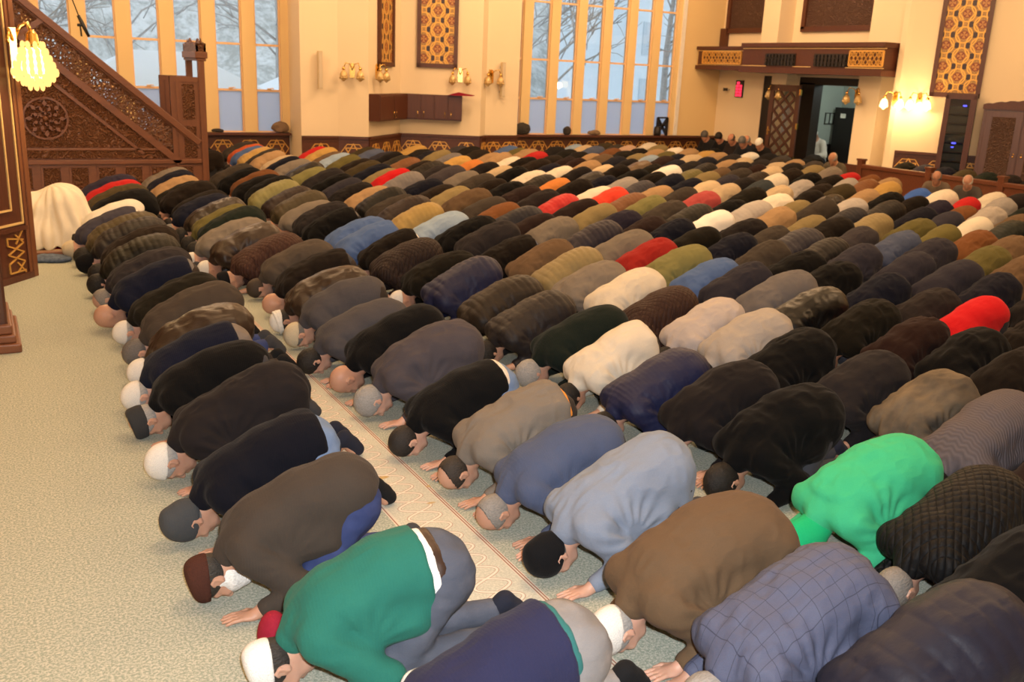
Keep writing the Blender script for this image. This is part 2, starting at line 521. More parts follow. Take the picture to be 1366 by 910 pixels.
def head_wear(name, kind, res=0.007):
    s = Solid(HC - 0.17, HC + 0.17, res)
    ax = (AF, AS, AC)
    def cutl(c, f, d, k=0.0):                     # keep c*AC + f*AF >= d (head frame)
        nrm = -(AC * c + AF * f)
        L = np.linalg.norm(nrm); s.cut(nrm, (nrm @ HC - d) / L, k)
    if kind in ('hair', 'ring', 'buzz', 'hood'):
        o = {'hair': 0.011, 'ring': 0.006, 'buzz': 0.006, 'hood': 0.02}[kind]
        s.ell(hp(0, 0.012, -0.012), (0.098 + o, 0.077 + o, 0.102 + o), 0.0, ax)
        if kind == 'hood':
            s.cone(hp(0, -0.09, -0.05), hp(0, -0.03, -0.02), 0.085, 0.09, 0.03); cutl(0.5, -1, -0.055)
        else:
            cutl(0.75, -1, -0.048)                # hairline above the face
            cutl(1, 0.0, -0.075, 0.02)            # nape
            if kind == 'ring':
                b = Solid(HC - 0.17, HC + 0.17, res); b.ell(hp(0, 0.095, 0.03), (0.115, 0.078, 0.085), 0.0, ax)
                ii = np.indices(s.a.shape) * res + s.lo[:, None, None, None]
                b.a = b.a + (vnoise(ii.reshape(3, -1).T * 60, 3) * 0.004).reshape(b.a.shape)
                s.minus(b)
    elif kind == 'kufi':
        for i in range(5):
            s.ell(hp(0, 0.02 + 0.009 * i, -0.014), (0.108, 0.087, 0.080), 0.01, ax)
        cutl(1, -0.28, 0.018); cutl(-1, 0.0, -0.112, 0.03)
    elif kind == 'skullcap':
        s.ell(hp(0, 0.014, -0.012), (0.108, 0.087, 0.112), 0.0, ax); cutl(1, -0.42, 0.012)
    elif kind == 'band':
        s.ell(hp(0, 0.014, -0.012), (0.106, 0.085, 0.108), 0.0, ax); cutl(1, -0.3, 0.02)
        for d in (0.03, 0.055):
            for i in range(14):
                a = 2 * PI * i / 14; b = 2 * PI * (i + 1) / 14
                s.cone(hp(0.083 * math.sin(a), d, -0.012 + 0.104 * math.cos(a)), hp(0.083 * math.sin(b), d, -0.012 + 0.104 * math.cos(b)), 0.009, 0.009, 0.004)
    elif kind == 'beanie':
        s.ell(hp(0, 0.018, -0.014), (0.112, 0.09, 0.118), 0.0, ax)
        s.ell(hp(0, 0.095, -0.04), (0.07, 0.06, 0.04), 0.04, ax)
        cutl(1, -0.5, -0.03)
    elif kind == 'flat':
        for i in range(6):
            s.ell(hp(0, 0.02 + 0.012 * i, -0.012), (0.109, 0.089, 0.06), 0.01, ax)
        cutl(1, -0.2, 0.01); cutl(-1, 0.0, -0.108, 0.01)
    elif kind == 'beard':
        s.ell(hp(0, -0.075, 0.025), (0.078, 0.081, 0.062), 0.0, ax)
        s.ell(hp(0, -0.135, 0.05), (0.05, 0.055, 0.045), 0.04, ax)
        s.ell(hp(0, -0.03, 0.01), (0.035, 0.080, 0.05), 0.02, ax)
        cutl(-1, 0.15, 0.012)
    v, q = s.surface()
    v = relax(v, q, 2)
    if kind in ('hair', 'beard'):
        n = normals(v, q); v = v + n * (vnoise(v * 55, 2) * 0.0022)[:, None]
    mat = {'hair': 'hair', 'ring': 'hair', 'buzz': 'hair', 'beard': 'hair'}.get(kind, 'knit')
    if kind in ('kufi', 'skullcap'): mat = 'net'
    v[:, 2] = np.maximum(v[:, 2], 0.002)
    return np_mesh(name, v, q, [M[mat]])

def shirt_tail_mesh(name, x0, grow, band=0.2, res=0.012):
    """a layer that shows below the jacket hem, ending at x0 along the back"""
    s = Solid((-0.06, -0.34, 0.05), (0.66, 0.34, 0.72), res)
    s.ell((0.25, 0, 0.43), (0.178 + grow, 0.192 + grow, 0.154 + grow), 0.0)
    s.ell((0.27, 0, 0.34), (0.16 + grow, 0.182 + grow, 0.14), 0.04)
    s.ell((0.10, 0, 0.41), (0.2, 0.19 + grow, 0.143 + grow), 0.06)
    d = (0.95 * x0 + 0.087) / 0.9618
    s.cut((0.95, 0, 0.15), d, 0.008)
    s.cut((-0.95, 0, -0.15), -(d - band))
    v, q = s.surface(); v = relax(v, q, 2)
    n = normals(v, q)
    v = v + n * (vnoise(v * 18, 4) * 0.003)[:, None]
    return np_mesh(name, v, q, [M['wool']])

def robe_mesh(name, res=0.014):
    s = Solid((-0.52, -0.5, -0.01), (0.74, 0.5, 0.8), res)
    s.ell((0.22, 0, 0.44), (0.22, 0.23, 0.17), 0.0)
    s.ell((-0.04, 0, 0.36), (0.24, 0.22, 0.16), 0.06)
    s.cone((-0.21, -0.12, 0.285), (-0.21, 0.12, 0.285), 0.1, 0.1, 0.05)
    for k in (-1, 1):
        S, E, W = arm_pts(k, 'wide')
        s.chain([S, E, W], [0.10, 0.10, 0.07], 0.04)
        s.cone((0.2, k * 0.12, 0.4), (0.28, k * 0.22, 0.03), 0.15, 0.14, 0.08)
        s.cone((0.3, k * 0.1, 0.38), (0.52, k * 0.16, 0.03), 0.13, 0.10, 0.08)
        s.cone((0.0, k * 0.14, 0.3), (0.04, k * 0.26, 0.03), 0.12, 0.10, 0.08)
    s.cut((0, 0, -1), -0.006)
    v, q = s.surface(); v = relax(v, q, 2)
    n = normals(v, q)
    ang = np.arctan2(v[:, 1], v[:, 0] - 0.12)
    w = np.sin(ang * 17 + 2.2 * vnoise(v * 5, 1)) * np.clip(0.66 - v[:, 2], 0, 0.4) * 0.06
    v = v + n * (w + vnoise(v * 9, 6) * 0.006)[:, None]
    v[:, 2] = np.maximum(v[:, 2], 0.004)
    return np_mesh(name, v, q, [M['wool']])

# sitting cross-legged, head bowed, facing -X
SH = np.array((-0.19, 0, 0.66))
SCr = np.array((-0.80, 0, 0.60)); SCr /= np.linalg.norm(SCr)
SFa = np.array((-SCr[2], 0, SCr[0]))
def sit_parts(res=0.012):
    out = {}
    s = Solid((-0.5, -0.42, -0.01), (0.28, 0.42, 0.92), res)
    add_head(s, SH, SCr, SFa)
    s.cone(SH - SCr * 0.08 - SFa * 0.02, (-0.05, 0, 0.54), 0.055, 0.065, 0.03)
    s.chain([(-0.05, 0, 0.50), (0.02, 0, 0.3), (0.04, 0, 0.12)], [0.1, 0.12, 0.12], 0.05)
    for k in (-1, 1):
        s.chain([(-0.04, k * 0.16, 0.48), (-0.08, k * 0.25, 0.25), (-0.27, k * 0.09, 0.22)], [0.055, 0.042, 0.028], 0.02)
        d = np.array((-0.95, -k * 0.3, 0))
        s.ell((-0.31, k * 0.075, 0.22), (0.05, 0.03, 0.03), 0.02)
        for b in (-0.018, 0.0, 0.018, 0.034):
            s.chain([(-0.34, k * (0.07 + b), 0.225), (-0.385, k * (0.06 + b), 0.235), (-0.40, k * (0.05 + b), 0.255)], [0.0115, 0.0105, 0.009], 0.004)
        s.chain([(-0.29, k * 0.05, 0.235), (-0.33, k * 0.02, 0.26)], [0.013, 0.010], 0.006)
        s.chain([(0.02, k * 0.09, 0.10), (-0.22, k * 0.30, 0.10), (-0.2, -k * 0.06, 0.055)], [0.08, 0.055, 0.038], 0.03)
        s.cone((-0.2, -k * 0.06, 0.05), (-0.27, -k * 0.2, 0.04), 0.036, 0.03, 0.02)
    s.cut((0, 0, -1), 0.0)
    v, q = s.surface(); out['body'] = np_mesh('seated_body', relax(v, q, 1, 0.4), q, [M['skin']])
    s = Solid((-0.5, -0.45, -0.01), (0.3, 0.45, 0.75), res)
    s.chain([(-0.03, 0, 0.47), (0.03, 0, 0.3), (0.05, 0, 0.12)], [0.125, 0.15, 0.165], 0.06)
    s.cone((-0.03, -0.13, 0.49), (-0.03, 0.13, 0.49), 0.085, 0.085, 0.05)
    s.cone((-0.05, 0, 0.54), (-0.05, 0, 0.5), 0.075, 0.09, 0.03)
    for k in (-1, 1):
        s.cone((0.02, k * 0.09, 0.36), (0.04, k * 0.1, 0.14), 0.12, 0.14, 0.05)
        s.chain([(-0.04, k * 0.17, 0.48), (-0.08, k * 0.26, 0.25), (-0.25, k * 0.105, 0.215)], [0.078, 0.068, 0.045], 0.03)
    s.cut((0, 0, -1), -0.05)
    v, q = s.surface(); v = relax(v, q, 2); n = normals(v, q)
    v = v + n * (vnoise(v * 12, 3) * 0.008)[:, None]
    out['jacket'] = np_mesh('seated_jacket', v, q, [M['wool']])
    s = Solid((-0.5, -0.45, -0.01), (0.3, 0.45, 0.4), res)
    s.ell((0.03, 0, 0.13), (0.17, 0.18, 0.13), 0.0)
    for k in (-1, 1):
        s.chain([(0.02, k * 0.09, 0.115), (-0.22, k * 0.30, 0.11), (-0.2, -k * 0.03, 0.07)], [0.11, 0.08, 0.06], 0.03)
    s.cut((0, 0, -1), -0.002)
    v, q = s.surface(); out['trousers'] = np_mesh('seated_trousers', relax(v, q, 2), q, [M['wool']])
    for kind in ('hair', 'cap', 'ring'):
        s = Solid(SH - 0.17, SH + 0.17, 0.009)
        o = 0.01
        s.ell(SH + SCr * 0.012 - SFa * 0.012, (0.098 + o, 0.077 + o, 0.102 + o), 0.0, (SFa, np.cross(SCr, SFa), SCr))
        if kind == 'cap': nrm = -(SCr - SFa * 0.3); d = 0.015
        else: nrm = -(SCr * 0.75 - SFa); d = -0.048
        L = np.linalg.norm(nrm); s.cut(nrm, (nrm @ SH - d) / L)
        if kind == 'ring': s.cut(SCr, SCr @ SH + 0.045)
        nrm = -SCr; s.cut(nrm, nrm @ SH + 0.075, 0.02)
        v, q = s.surface(); out[kind] = np_mesh('seated_' + kind, relax(v, q, 2), q, [M['hair' if kind != 'cap' else 'net']])
    return out
PEOPLE = [  # row, x, y, colour, garment, head
(1,1.25,2.22,'navyknit','sweater','kufi_wh'),
(2,2.49,1.60,'navydeep','stitched','hair_bk'),
(2,2.34,2.06,'plaidblue','plaid','hair_gr'),
(1,1.08,2.85,'green','sweater','kufi_wh'),
(3,3.26,1.78,'black','jacket','hair_bk'),
(2,2.28,2.52,'brown','woolcoat','skull_wh'),
(1,1.00,3.53,'browngrey','sweater','kufi_br'),
(3,3.56,2.27,'blackquilt','quilted','ring_gr'),
(2,2.39,3.14,'lightslate','jacket','beanie_bk'),
(1,1.00,4.13,'navyblack','sweater','beanie_gr'),
(3,3.52,2.73,'brightgreen','hooded','hood_grn'),
(2,2.32,3.60,'slateblue','sweater','ring_gr'),
(4,4.59,2.40,'plumbrown','jacket','bald'),
(1,1.05,4.82,'charcoal','jacket','skull_wh'),
(2,2.34,4.10,'taupe','jacket','ring_bk'),
(3,3.62,3.43,'black','jacket','hair_bk'),
(4,4.64,2.90,'greyknit','ribbed','hair_bk'),
(2,2.30,4.62,'black','sweater','buzz_bk'),
(3,3.62,3.89,'charcoal','jacket','hair_bk'),
(4,4.75,3.37,'worn','worn','hair_bk'),
(1,1.04,5.50,'black','sweater','flat_ch'),
(3,3.49,4.34,'royalnavy','fineq','hair_bk'),
(4,4.68,3.82,'darkgrey','jacket','hair_bk'),
(1,1.06,5.95,'navy','sweater','skull_wh'),
(2,2.36,5.28,'greypurple','jacket','hair_gr'),
(5,5.70,3.46,'blackbrown','jacket','hair_bk'),
(4,4.52,4.28,'black','jacket','hair_bk'),
(3,3.53,4.89,'cream','jacket','hair_bk'),
(1,1.16,6.41,'leather','leather','skull_wh'),
(2,2.35,5.78,'black','sweater','bald'),
(5,5.88,3.92,'black','jacket','hair_bk'),
(3,3.60,5.37,'darkgreen','sweater','hair_gr'),
(2,2.28,6.23,'greywool','sweater','hair_bk'),
(1,1.20,6.86,'browngrey','hooded','buzz_gr'),
(4,4.75,4.90,'pinkgrey','jacket','hair_bk'),
(5,5.85,4.37,'maroonbrown','jacket','hair_bk'),
(6,6.85,4.04,'blackbrown','jacket','hair_bk'),
(3,3.56,5.98,'darkplum','puffer','hair_bk'),
(4,4.75,5.36,'lavender','jacket','hair_bk'),
(1,1.18,7.45,'oliveblack','jacket','skull_wh'),
(5,5.83,4.83,'oliveblack','jacket','hair_bk'),
(2,2.38,6.90,'greywool','sweater','skull_bg'),
(4,4.63,5.81,'redbrown','quilted','hair_bk'),
(6,6.84,4.60,'brightred','sweater','hair_bk'),
(3,3.55,6.49,'darkbrown','puffer','hair_bk'),
(1,1.14,7.97,'navy','sweater','bald'),
(5,5.78,5.34,'black','leather','hair_bk'),
(2,2.39,7.36,'leather','leather','band_wh'),
(6,6.89,5.04,'darkplum','jacket','beanie_bk'),
(4,4.75,6.42,'cream','jacket','hair_bk'),
(5,5.88,5.79,'grey','jacket','hair_bk'),
(3,3.55,7.16,'royalnavy','puffer','hair_bk'),
(1,1.18,8.58,'darkgrey','jacket','ring_gr'),
(7,8.00,4.70,'charcoal','jacket','hair_bk'),
(2,2.48,7.93,'blackbrown','jacket','bald'),
(6,6.86,5.55,'navy','jacket','beanie_bk'),
(4,4.69,6.88,'taupe','jacket','hair_bk'),
(5,5.88,6.25,'slatedark','jacket','hair_bk'),
(3,3.56,7.70,'oliveblack','jacket','skull_wh'),
(7,8.00,5.22,'navydeep','jacket','ring_gr'),
(1,1.20,9.16,'oliveblack','puffer','hair_bk'),
(2,2.49,8.57,'greybrown','jacket','buzz_br'),
(5,5.88,6.70,'blue','jacket','hair_bk'),
(4,4.75,7.36,'khaki','puffer','hair_bk'),
(6,6.90,6.15,'black','jacket','beanie_bk'),
(7,8.03,5.68,'slatedark','sweater','skull_wh'),
(3,3.50,8.33,'plumbrown','quilted','hair_bk'),
(2,2.33,9.02,'redbrown','quilted','flat_bk'),
(1,1.26,9.65,'darkbrown','jacket','hair_bk'),
(6,6.86,6.58,'black','hooded','buzz_gr'),
(5,5.88,7.16,'khakigreen','jacket','hair_bk'),
(4,4.75,7.86,'brown','jacket','hair_bk'),
(7,8.03,6.17,'slatedark','sweater','bald'),
(2,2.26,9.51,'leather','leather','skull_wh'),
(1,1.22,10.14,'charcoal','puffer','beanie_bk'),
(3,3.57,8.86,'blackbrown','jacket','hair_bk'),
(8,9.17,5.71,'brown','jacket','hair_gr'),
(5,5.87,7.61,'darkred','jacket','hair_bk'),
(4,4.66,8.32,'blackbrown','jacket','hair_bk'),
(6,6.91,7.09,'greybrown','jacket','hair_bk'),
(2,2.23,9.97,'taupe','jacket','skull_wh'),
(3,3.48,9.29,'blue','jacket','hair_bk'),
(1,1.23,10.60,'olivebrown','puffer','hair_bk'),
(7,7.98,6.80,'slatedark','jacket','hair_bk'),
(8,9.16,6.14,'olive','hooded','buzz_gr'),
(5,5.88,8.07,'taupe','jacket','hair_bk'),
(6,6.93,7.59,'navy','jacket','beanie_bk'),
(1,1.15,11.05,'slatedark','jacket','skull_bg'),
(3,3.49,9.72,'blue','jacket','skull_wh'),
(4,4.75,9.01,'darkgrey','jacket','hair_bk'),
(7,7.98,7.23,'charcoal','puffer','hair_bk'),
(2,2.34,10.59,'darkgreen','jacket','hair_bk'),
(8,9.13,6.76,'slatedark','jacket','bald'),
(5,5.86,8.64,'darkpurple','puffer','hair_bk'),
(6,6.87,8.08,'oliveblack','sweater','skull_wh'),
(4,4.71,9.44,'black','jacket','hair_bk'),
(7,8.01,7.66,'slatedark','puffer','ring_gr'),
(2,2.34,11.02,'olive','jacket','hair_bk'),
(1,1.26,11.66,'white','sweater','hair_bk'),
(3,3.48,10.42,'black','jacket','hair_bk'),
(9,10.26,6.61,'brown','jacket','hair_bk'),
(4,4.58,9.87,'lightblue','jacket','buzz_gr'),
(8,9.17,7.25,'slateblue','jacket','hair_bk'),
(6,6.90,8.57,'navy','jacket','hair_bk'),
(5,5.73,9.31,'taupe','jacket','hair_bk'),
(7,8.03,8.13,'greybrown','jacket','hair_bk'),
(3,3.48,10.85,'darkgrey','jacket','hair_bk'),
(2,2.36,11.50,'darkbrown','leather','hair_bk'),
(9,10.26,7.04,'rust','jacket','hair_bk'),
(8,9.11,7.80,'greypurple','jacket','hair_bk'),
(5,5.74,9.74,'plumbrown','sweater','hair_bk'),
(6,6.91,9.10,'plumbrown','jacket','hair_bk'),
(7,8.05,8.61,'charcoal','jacket','hair_gr'),
(4,4.60,10.63,'mustardkhaki','puffer','skull_wh'),
(2,2.31,11.96,'navy','jacket','buzz_gr'),
(9,10.25,7.49,'olive','sweater','ring_gr'),
(3,3.48,11.37,'taupe','sweater','hair_bk'),
(10,11.41,6.92,'plumbrown','puffer','skull_wh'),
(8,9.14,8.23,'blackbrown','jacket','hair_bk'),
(5,5.75,10.17,'navydeep','puffer','hair_bk'),
(6,6.87,9.58,'darkpurple','jacket','skull_wh'),
(7,8.00,9.13,'brightwhite','sweater','ring_gr'),
(4,4.64,11.06,'plumbrown','puffer','hair_bk'),
(2,2.39,12.44,'blackbrown','jacket','bald'),
(9,10.30,7.92,'olive','jacket','ring_gr'),
(3,3.49,11.83,'olivebrown','puffer','buzz_gr'),
(5,5.71,10.61,'rust','hooded','hair_bk'),
(8,9.16,8.66,'khaki','jacket','skull_wh'),
(10,11.41,7.38,'darkgreen','puffer','skull_wh'),
(6,6.85,10.09,'khaki','sweater','ring_gr'),
(4,4.64,11.49,'greybrown','jacket','hair_gr'),
(7,8.03,9.58,'oliveblack','puffer','hair_bk'),
(2,2.35,12.96,'blackbrown','jacket','hair_bk'),
(3,3.50,12.35,'plumbrown','puffer','hair_bk'),
(5,5.75,11.07,'greybrown','sweater','bald'),
(10,11.42,7.88,'cream','sweater','hair_gr'),
(9,10.28,8.56,'khaki','puffer','beanie_bk'),
(8,9.16,9.23,'tan','jacket','hair_bk'),
(6,6.89,10.56,'plumbrown','sweater','hair_bk'),
(4,4.67,11.92,'black','puffer','hair_bk'),
(7,8.01,10.07,'greybrown','jacket','skull_wh'),
(2,2.35,13.43,'oliveblack','jacket','hair_gr'),
(10,11.41,8.31,'slatedark','sweater','buzz_gr'),
(9,10.27,8.99,'navydeep','puffer','hair_gr'),
(5,5.78,11.58,'brown','jacket','skull_wh'),
(3,3.48,12.89,'khakigreen','puffer','hair_bk'),
(8,9.14,9.66,'whitedark','puffer','bald'),
(6,6.85,11.02,'red','puffer','hair_bk'),
(4,4.66,12.43,'tan','hooded','bald'),
(7,8.03,10.58,'khakigreen','jacket','bald'),
(11,12.53,8.02,'brown','jacket','skull_wh'),
(10,11.39,8.74,'navydeep','jacket','hair_gr'),
(2,2.36,13.92,'tan','jacket','skull_wh'),
(5,5.74,12.09,'khaki','jacket','skull_wh'),
(3,3.54,13.36,'black','jacket','beanie_bk'),
(9,10.27,9.53,'greybrown','jacket','hair_bk'),
(8,9.18,10.16,'black','jacket','bald'),
(6,6.86,11.54,'darkplum','jacket','skull_wh'),
(4,4.60,12.91,'charcoal','jacket','ring_gr'),
(7,8.01,11.01,'rust','puffer','hair_gr'),
(11,12.54,8.45,'pinkgrey','jacket','skull_wh'),
(2,2.37,14.41,'navydeep','jacket','hair_bk'),
(3,3.50,13.83,'black','jacket','hair_bk'),
(5,5.74,12.55,'darkbrown','jacket','hair_bk'),
(9,10.28,9.96,'khaki','hooded','skull_wh'),
(10,11.42,9.33,'charcoal','puffer','bald'),
(6,6.86,12.04,'plumbrown','jacket','hair_bk'),
(4,4.59,13.39,'slatedark','hooded','hair_bk'),
(8,9.17,10.78,'duskyred','jacket','beanie_bk'),
(7,8.03,11.44,'coral','jacket','hair_gr'),
(11,12.53,8.88,'rust','jacket','bald'),
(2,2.36,14.89,'taupe','puffer','hair_bk'),
(9,10.27,10.39,'cream','jacket','ring_gr'),
(3,3.54,14.26,'rust','jacket','bald'),
(5,5.75,13.06,'navy','jacket','hair_bk'),
(8,9.15,11.21,'greybrown','jacket','skull_wh'),
(10,11.40,9.95,'whitedark','jacket','bald'),
(12,13.71,8.63,'darkgreen','sweater','beanie_bk'),
(7,8.03,11.87,'cream','sweater','hair_bk'),
(11,12.54,9.31,'darkpurple','jacket','skull_wh'),
(6,6.89,12.55,'black','hooded','ring_gr'),
(4,4.61,13.85,'black','jacket','hair_bk'),
(9,10.26,10.96,'oliveblack','jacket','beanie_bk'),
(12,13.68,9.06,'lightgrey','jacket','hair_bk'),
(10,11.39,10.38,'darkbrown','leather','hair_bk'),
(3,3.50,14.89,'black','jacket','hair_bk'),
(11,12.54,9.74,'blackbrown','sweater','hair_gr'),
(5,5.68,13.69,'grey','puffer','hair_bk'),
(6,6.88,13.03,'darkbrown','sweater','skull_wh'),
(4,4.63,14.36,'darkgrey','jacket','skull_wh'),
(8,9.14,11.79,'tan','jacket','skull_wh'),
(7,8.02,12.47,'blackbrown','jacket','bald'),
(10,11.43,10.81,'blackbrown','sweater','hair_bk'),
(3,3.48,15.37,'greybrown','jacket','skull_wh'),
(9,10.27,11.51,'beige','jacket','hair_bk'),
(12,13.62,9.60,'red','sweater','ring_gr'),
(11,12.55,10.22,'black','jacket','skull_wh'),
(8,9.13,12.22,'slatedark','puffer','buzz_gr'),
(6,6.89,13.53,'greybrown','hooded','hair_bk'),
(7,7.97,12.92,'orange','jacket','skull_wh'),
(13,14.82,9.06,'darkbrown','sweater','hair_gr'),
(4,4.58,14.93,'khakigreen','hooded','beanie_bk'),
(5,5.77,14.28,'brightred','sweater','beanie_bk'),
(11,12.51,10.68,'tan','jacket','beanie_bk'),
(9,10.29,11.99,'beige','sweater','hair_bk'),
(8,9.11,12.68,'lightgrey','jacket','hair_bk'),
(12,13.66,10.09,'cream','puffer','hair_bk'),
(5,5.73,14.71,'khaki','jacket','beanie_bk'),
(7,8.00,13.42,'blackbrown','puffer','skull_wh'),
(10,11.39,11.49,'beige','jacket','hair_bk'),
(13,14.80,9.54,'darkplum','sweater','hair_bk'),
(4,4.64,15.36,'blackbrown','leather','hair_gr'),
(6,6.91,14.14,'taupe','sweater','skull_wh'),
(9,10.26,12.42,'navy','hooded','hair_bk'),
(11,12.54,11.19,'olivebrown','jacket','skull_wh'),
(12,13.66,10.56,'royalblue','jacket','buzz_gr'),
(8,9.10,13.20,'navy','jacket','hair_bk'),
(5,5.76,15.14,'navy','jacket','hair_bk'),
(13,14.81,9.97,'cream','jacket','skull_wh'),
(10,11.41,11.92,'tealslate','jacket','ring_gr'),
(7,8.06,13.88,'cream','hooded','skull_wh'),
(6,6.87,14.57,'greypurple','jacket','hair_bk'),
(4,4.63,15.97,'taupe','jacket','skull_wh'),
(9,10.28,12.93,'navy','jacket','hair_bk'),
(11,12.55,11.65,'darkbrown','jacket','beanie_bk'),
(5,5.74,15.57,'olivebrown','jacket','hair_bk'),
(10,11.40,12.35,'charcoal','jacket','bald'),
(8,9.13,13.67,'charcoal','leather','hair_bk'),
(6,6.88,15.00,'darkgrey','jacket','hair_gr'),
(7,8.01,14.40,'black','jacket','hair_bk'),
(12,13.67,11.21,'mustard','jacket','hair_bk'),
(4,4.60,16.40,'navy','jacket','hair_bk'),
(11,12.51,12.08,'lightgrey','jacket','hair_bk'),
(9,10.28,13.43,'blackbrown','jacket','skull_wh'),
(5,5.77,16.04,'darkbrown','jacket','buzz_gr'),
(10,11.42,12.81,'slatedark','jacket','bald'),
(6,6.87,15.43,'blackbrown','puffer','hair_gr'),
(8,9.18,14.13,'charcoal','sweater','skull_wh'),
(12,13.66,11.64,'rust','puffer','buzz_gr'),
(7,8.02,14.92,'beige','jacket','hair_bk'),
(4,4.66,16.85,'beige','hooded','bald'),
(3,3.50,17.76,'darkbrown','jacket','hair_bk'),
(9,10.25,13.94,'black','hooded','ring_gr'),
(6,6.89,15.88,'darkbrown','jacket','buzz_gr'),
(10,11.41,13.31,'khaki','sweater','skull_wh'),
(11,12.50,12.71,'cream','hooded','hair_bk'),
(8,9.13,14.63,'cream','jacket','hair_bk'),
(12,13.65,12.07,'lightgrey','jacket','hair_bk'),
(7,7.99,15.40,'charcoal','sweater','hair_gr'),
(5,5.80,16.68,'olive','jacket','hair_gr'),
(4,4.61,17.41,'tan','jacket','hair_bk'),
(3,3.47,18.24,'charcoal','jacket','skull_wh'),
(10,11.39,13.74,'olive','puffer','buzz_gr'),
(9,10.25,14.44,'blackbrown','sweater','ring_gr'),
(12,13.70,12.50,'blackbrown','jacket','hair_bk'),
(6,6.86,16.43,'rust','puffer','skull_wh'),
(11,12.54,13.19,'darkbrown','puffer','beanie_bk'),
(8,9.15,15.13,'navydeep','sweater','skull_wh'),
(5,5.75,17.11,'lightblue','jacket','ring_gr'),
(4,4.63,17.84,'greybrown','jacket','ring_gr'),
(13,14.79,12.11,'tan','jacket','buzz_gr'),
(7,8.00,16.02,'orange','jacket','beanie_bk'),
(3,3.49,18.73,'darkplum','puffer','hair_bk'),
(6,6.88,16.86,'oliveblack','puffer','bald'),
(12,13.66,13.00,'black','jacket','hair_bk'),
(9,10.26,14.94,'beige','sweater','hair_bk'),
(8,9.16,15.59,'darkbrown','jacket','hair_bk'),
(5,5.75,17.54,'brown','jacket','hair_bk'),
(11,12.53,13.71,'greybrown','jacket','ring_gr'),
(4,4.59,18.27,'mustard','puffer','hair_bk'),
(10,11.41,14.45,'brightwhite','hooded','skull_wh'),
(13,14.84,12.60,'rust','sweater','hair_bk'),
(7,8.01,16.58,'mustard','jacket','hair_bk'),
(6,6.88,17.30,'charcoal','sweater','hair_bk'),
(3,3.48,19.25,'blackbrown','jacket','hair_bk'),
(5,5.76,17.98,'mustard','jacket','hair_gr'),
(8,9.15,16.05,'blackbrown','jacket','skull_wh'),
(12,13.65,13.50,'darkbrown','jacket','bald'),
(4,4.56,18.70,'blue','sweater','hair_bk'),
(11,12.50,14.18,'brown','sweater','hair_bk'),
(9,10.27,15.47,'tan','jacket','ring_gr'),
(10,11.35,14.88,'oliveblack','jacket','beanie_bk'),
(13,14.81,13.08,'red','hooded','beanie_bk'),
(7,8.00,17.03,'grey','jacket','skull_wh'),
(6,6.92,17.73,'slatedark','jacket','buzz_gr'),
(3,3.49,19.71,'navydeep','jacket','buzz_gr'),
(8,9.11,16.51,'cream','puffer','bald'),
(5,5.76,18.47,'red','jacket','skull_wh'),
(4,4.64,19.13,'orangered','jacket','beanie_bk'),
(9,10.27,15.93,'maroonbrown','jacket','hair_gr'),
(10,11.40,15.31,'brown','leather','hair_bk'),
(12,13.67,14.04,'beige','jacket','hair_bk'),
(11,12.52,14.69,'blackbrown','puffer','hair_bk'),
(13,14.79,13.55,'taupe','jacket','buzz_gr'),
(7,7.99,17.46,'khaki','jacket','hair_bk'),
(8,9.12,16.94,'tan','jacket','hair_bk'),
(6,6.88,18.27,'slateblue','sweater','hair_bk'),
(9,10.29,16.36,'plumbrown','jacket','skull_wh'),
(10,11.42,15.74,'charcoal','sweater','ring_gr'),
(12,13.67,14.47,'maroonbrown','jacket','bald'),
(4,4.62,19.66,'greybrown','jacket','beanie_bk'),
(11,12.54,15.15,'charcoal','jacket','hair_bk'),
(7,8.01,17.89,'navydeep','jacket','hair_gr'),
(13,14.83,14.05,'khaki','jacket','skull_wh'),
(8,9.12,17.37,'tan','puffer','hair_bk'),
(6,6.90,18.74,'olivebrown','puffer','hair_bk'),
(12,13.66,14.90,'darkplum','jacket','hair_bk'),
(10,11.41,16.19,'navydeep','jacket','skull_wh'),
(9,10.26,16.86,'darkbrown','hooded','hair_bk'),
(11,12.53,15.62,'navy','jacket','hair_bk'),
(7,7.99,18.32,'charcoal','jacket','buzz_gr'),
(13,14.76,14.55,'blackbrown','jacket','hair_bk'),
(12,13.67,15.33,'tan','jacket','bald'),
(10,11.39,16.66,'brown','puffer','ring_gr'),
(8,9.15,17.99,'darkbrown','sweater','skull_wh'),
(11,12.56,16.08,'maroonbrown','jacket','hair_bk'),
(9,10.23,17.43,'red','puffer','skull_wh'),
(7,8.01,18.75,'mustard','jacket','hair_gr'),
(13,14.81,15.03,'beige','puffer','hair_bk'),
(10,11.41,17.12,'tan','jacket','hair_bk'),
(11,12.53,16.51,'lightblue','jacket','ring_gr'),
(8,9.16,18.47,'blackbrown','jacket','buzz_gr'),
(9,10.28,17.86,'tan','jacket','hair_bk'),
(12,13.65,15.98,'navy','jacket','bald'),
(13,14.81,15.53,'darkplum','jacket','hair_bk'),
(11,12.50,16.94,'khaki','puffer','ring_gr'),
(10,11.41,17.58,'blackbrown','puffer','hair_bk'),
(14,15.88,15.04,'greybrown','jacket','hair_bk'),
(8,9.13,18.93,'greypurple','hooded','skull_wh'),
(9,10.26,18.30,'olive','jacket','hair_bk'),
(12,13.64,16.45,'beige','jacket','hair_gr'),
(13,14.76,16.03,'beige','hooded','hair_bk'),
(10,11.40,18.07,'oliveblack','jacket','hair_bk'),
(9,10.27,18.76,'blue','jacket','beanie_bk'),
(11,12.54,17.47,'oliveblack','jacket','skull_wh'),
(12,13.62,16.95,'navy','puffer','hair_bk'),
(14,15.93,15.63,'tan','jacket','bald'),
(13,14.82,16.49,'darkplum','puffer','ring_gr'),
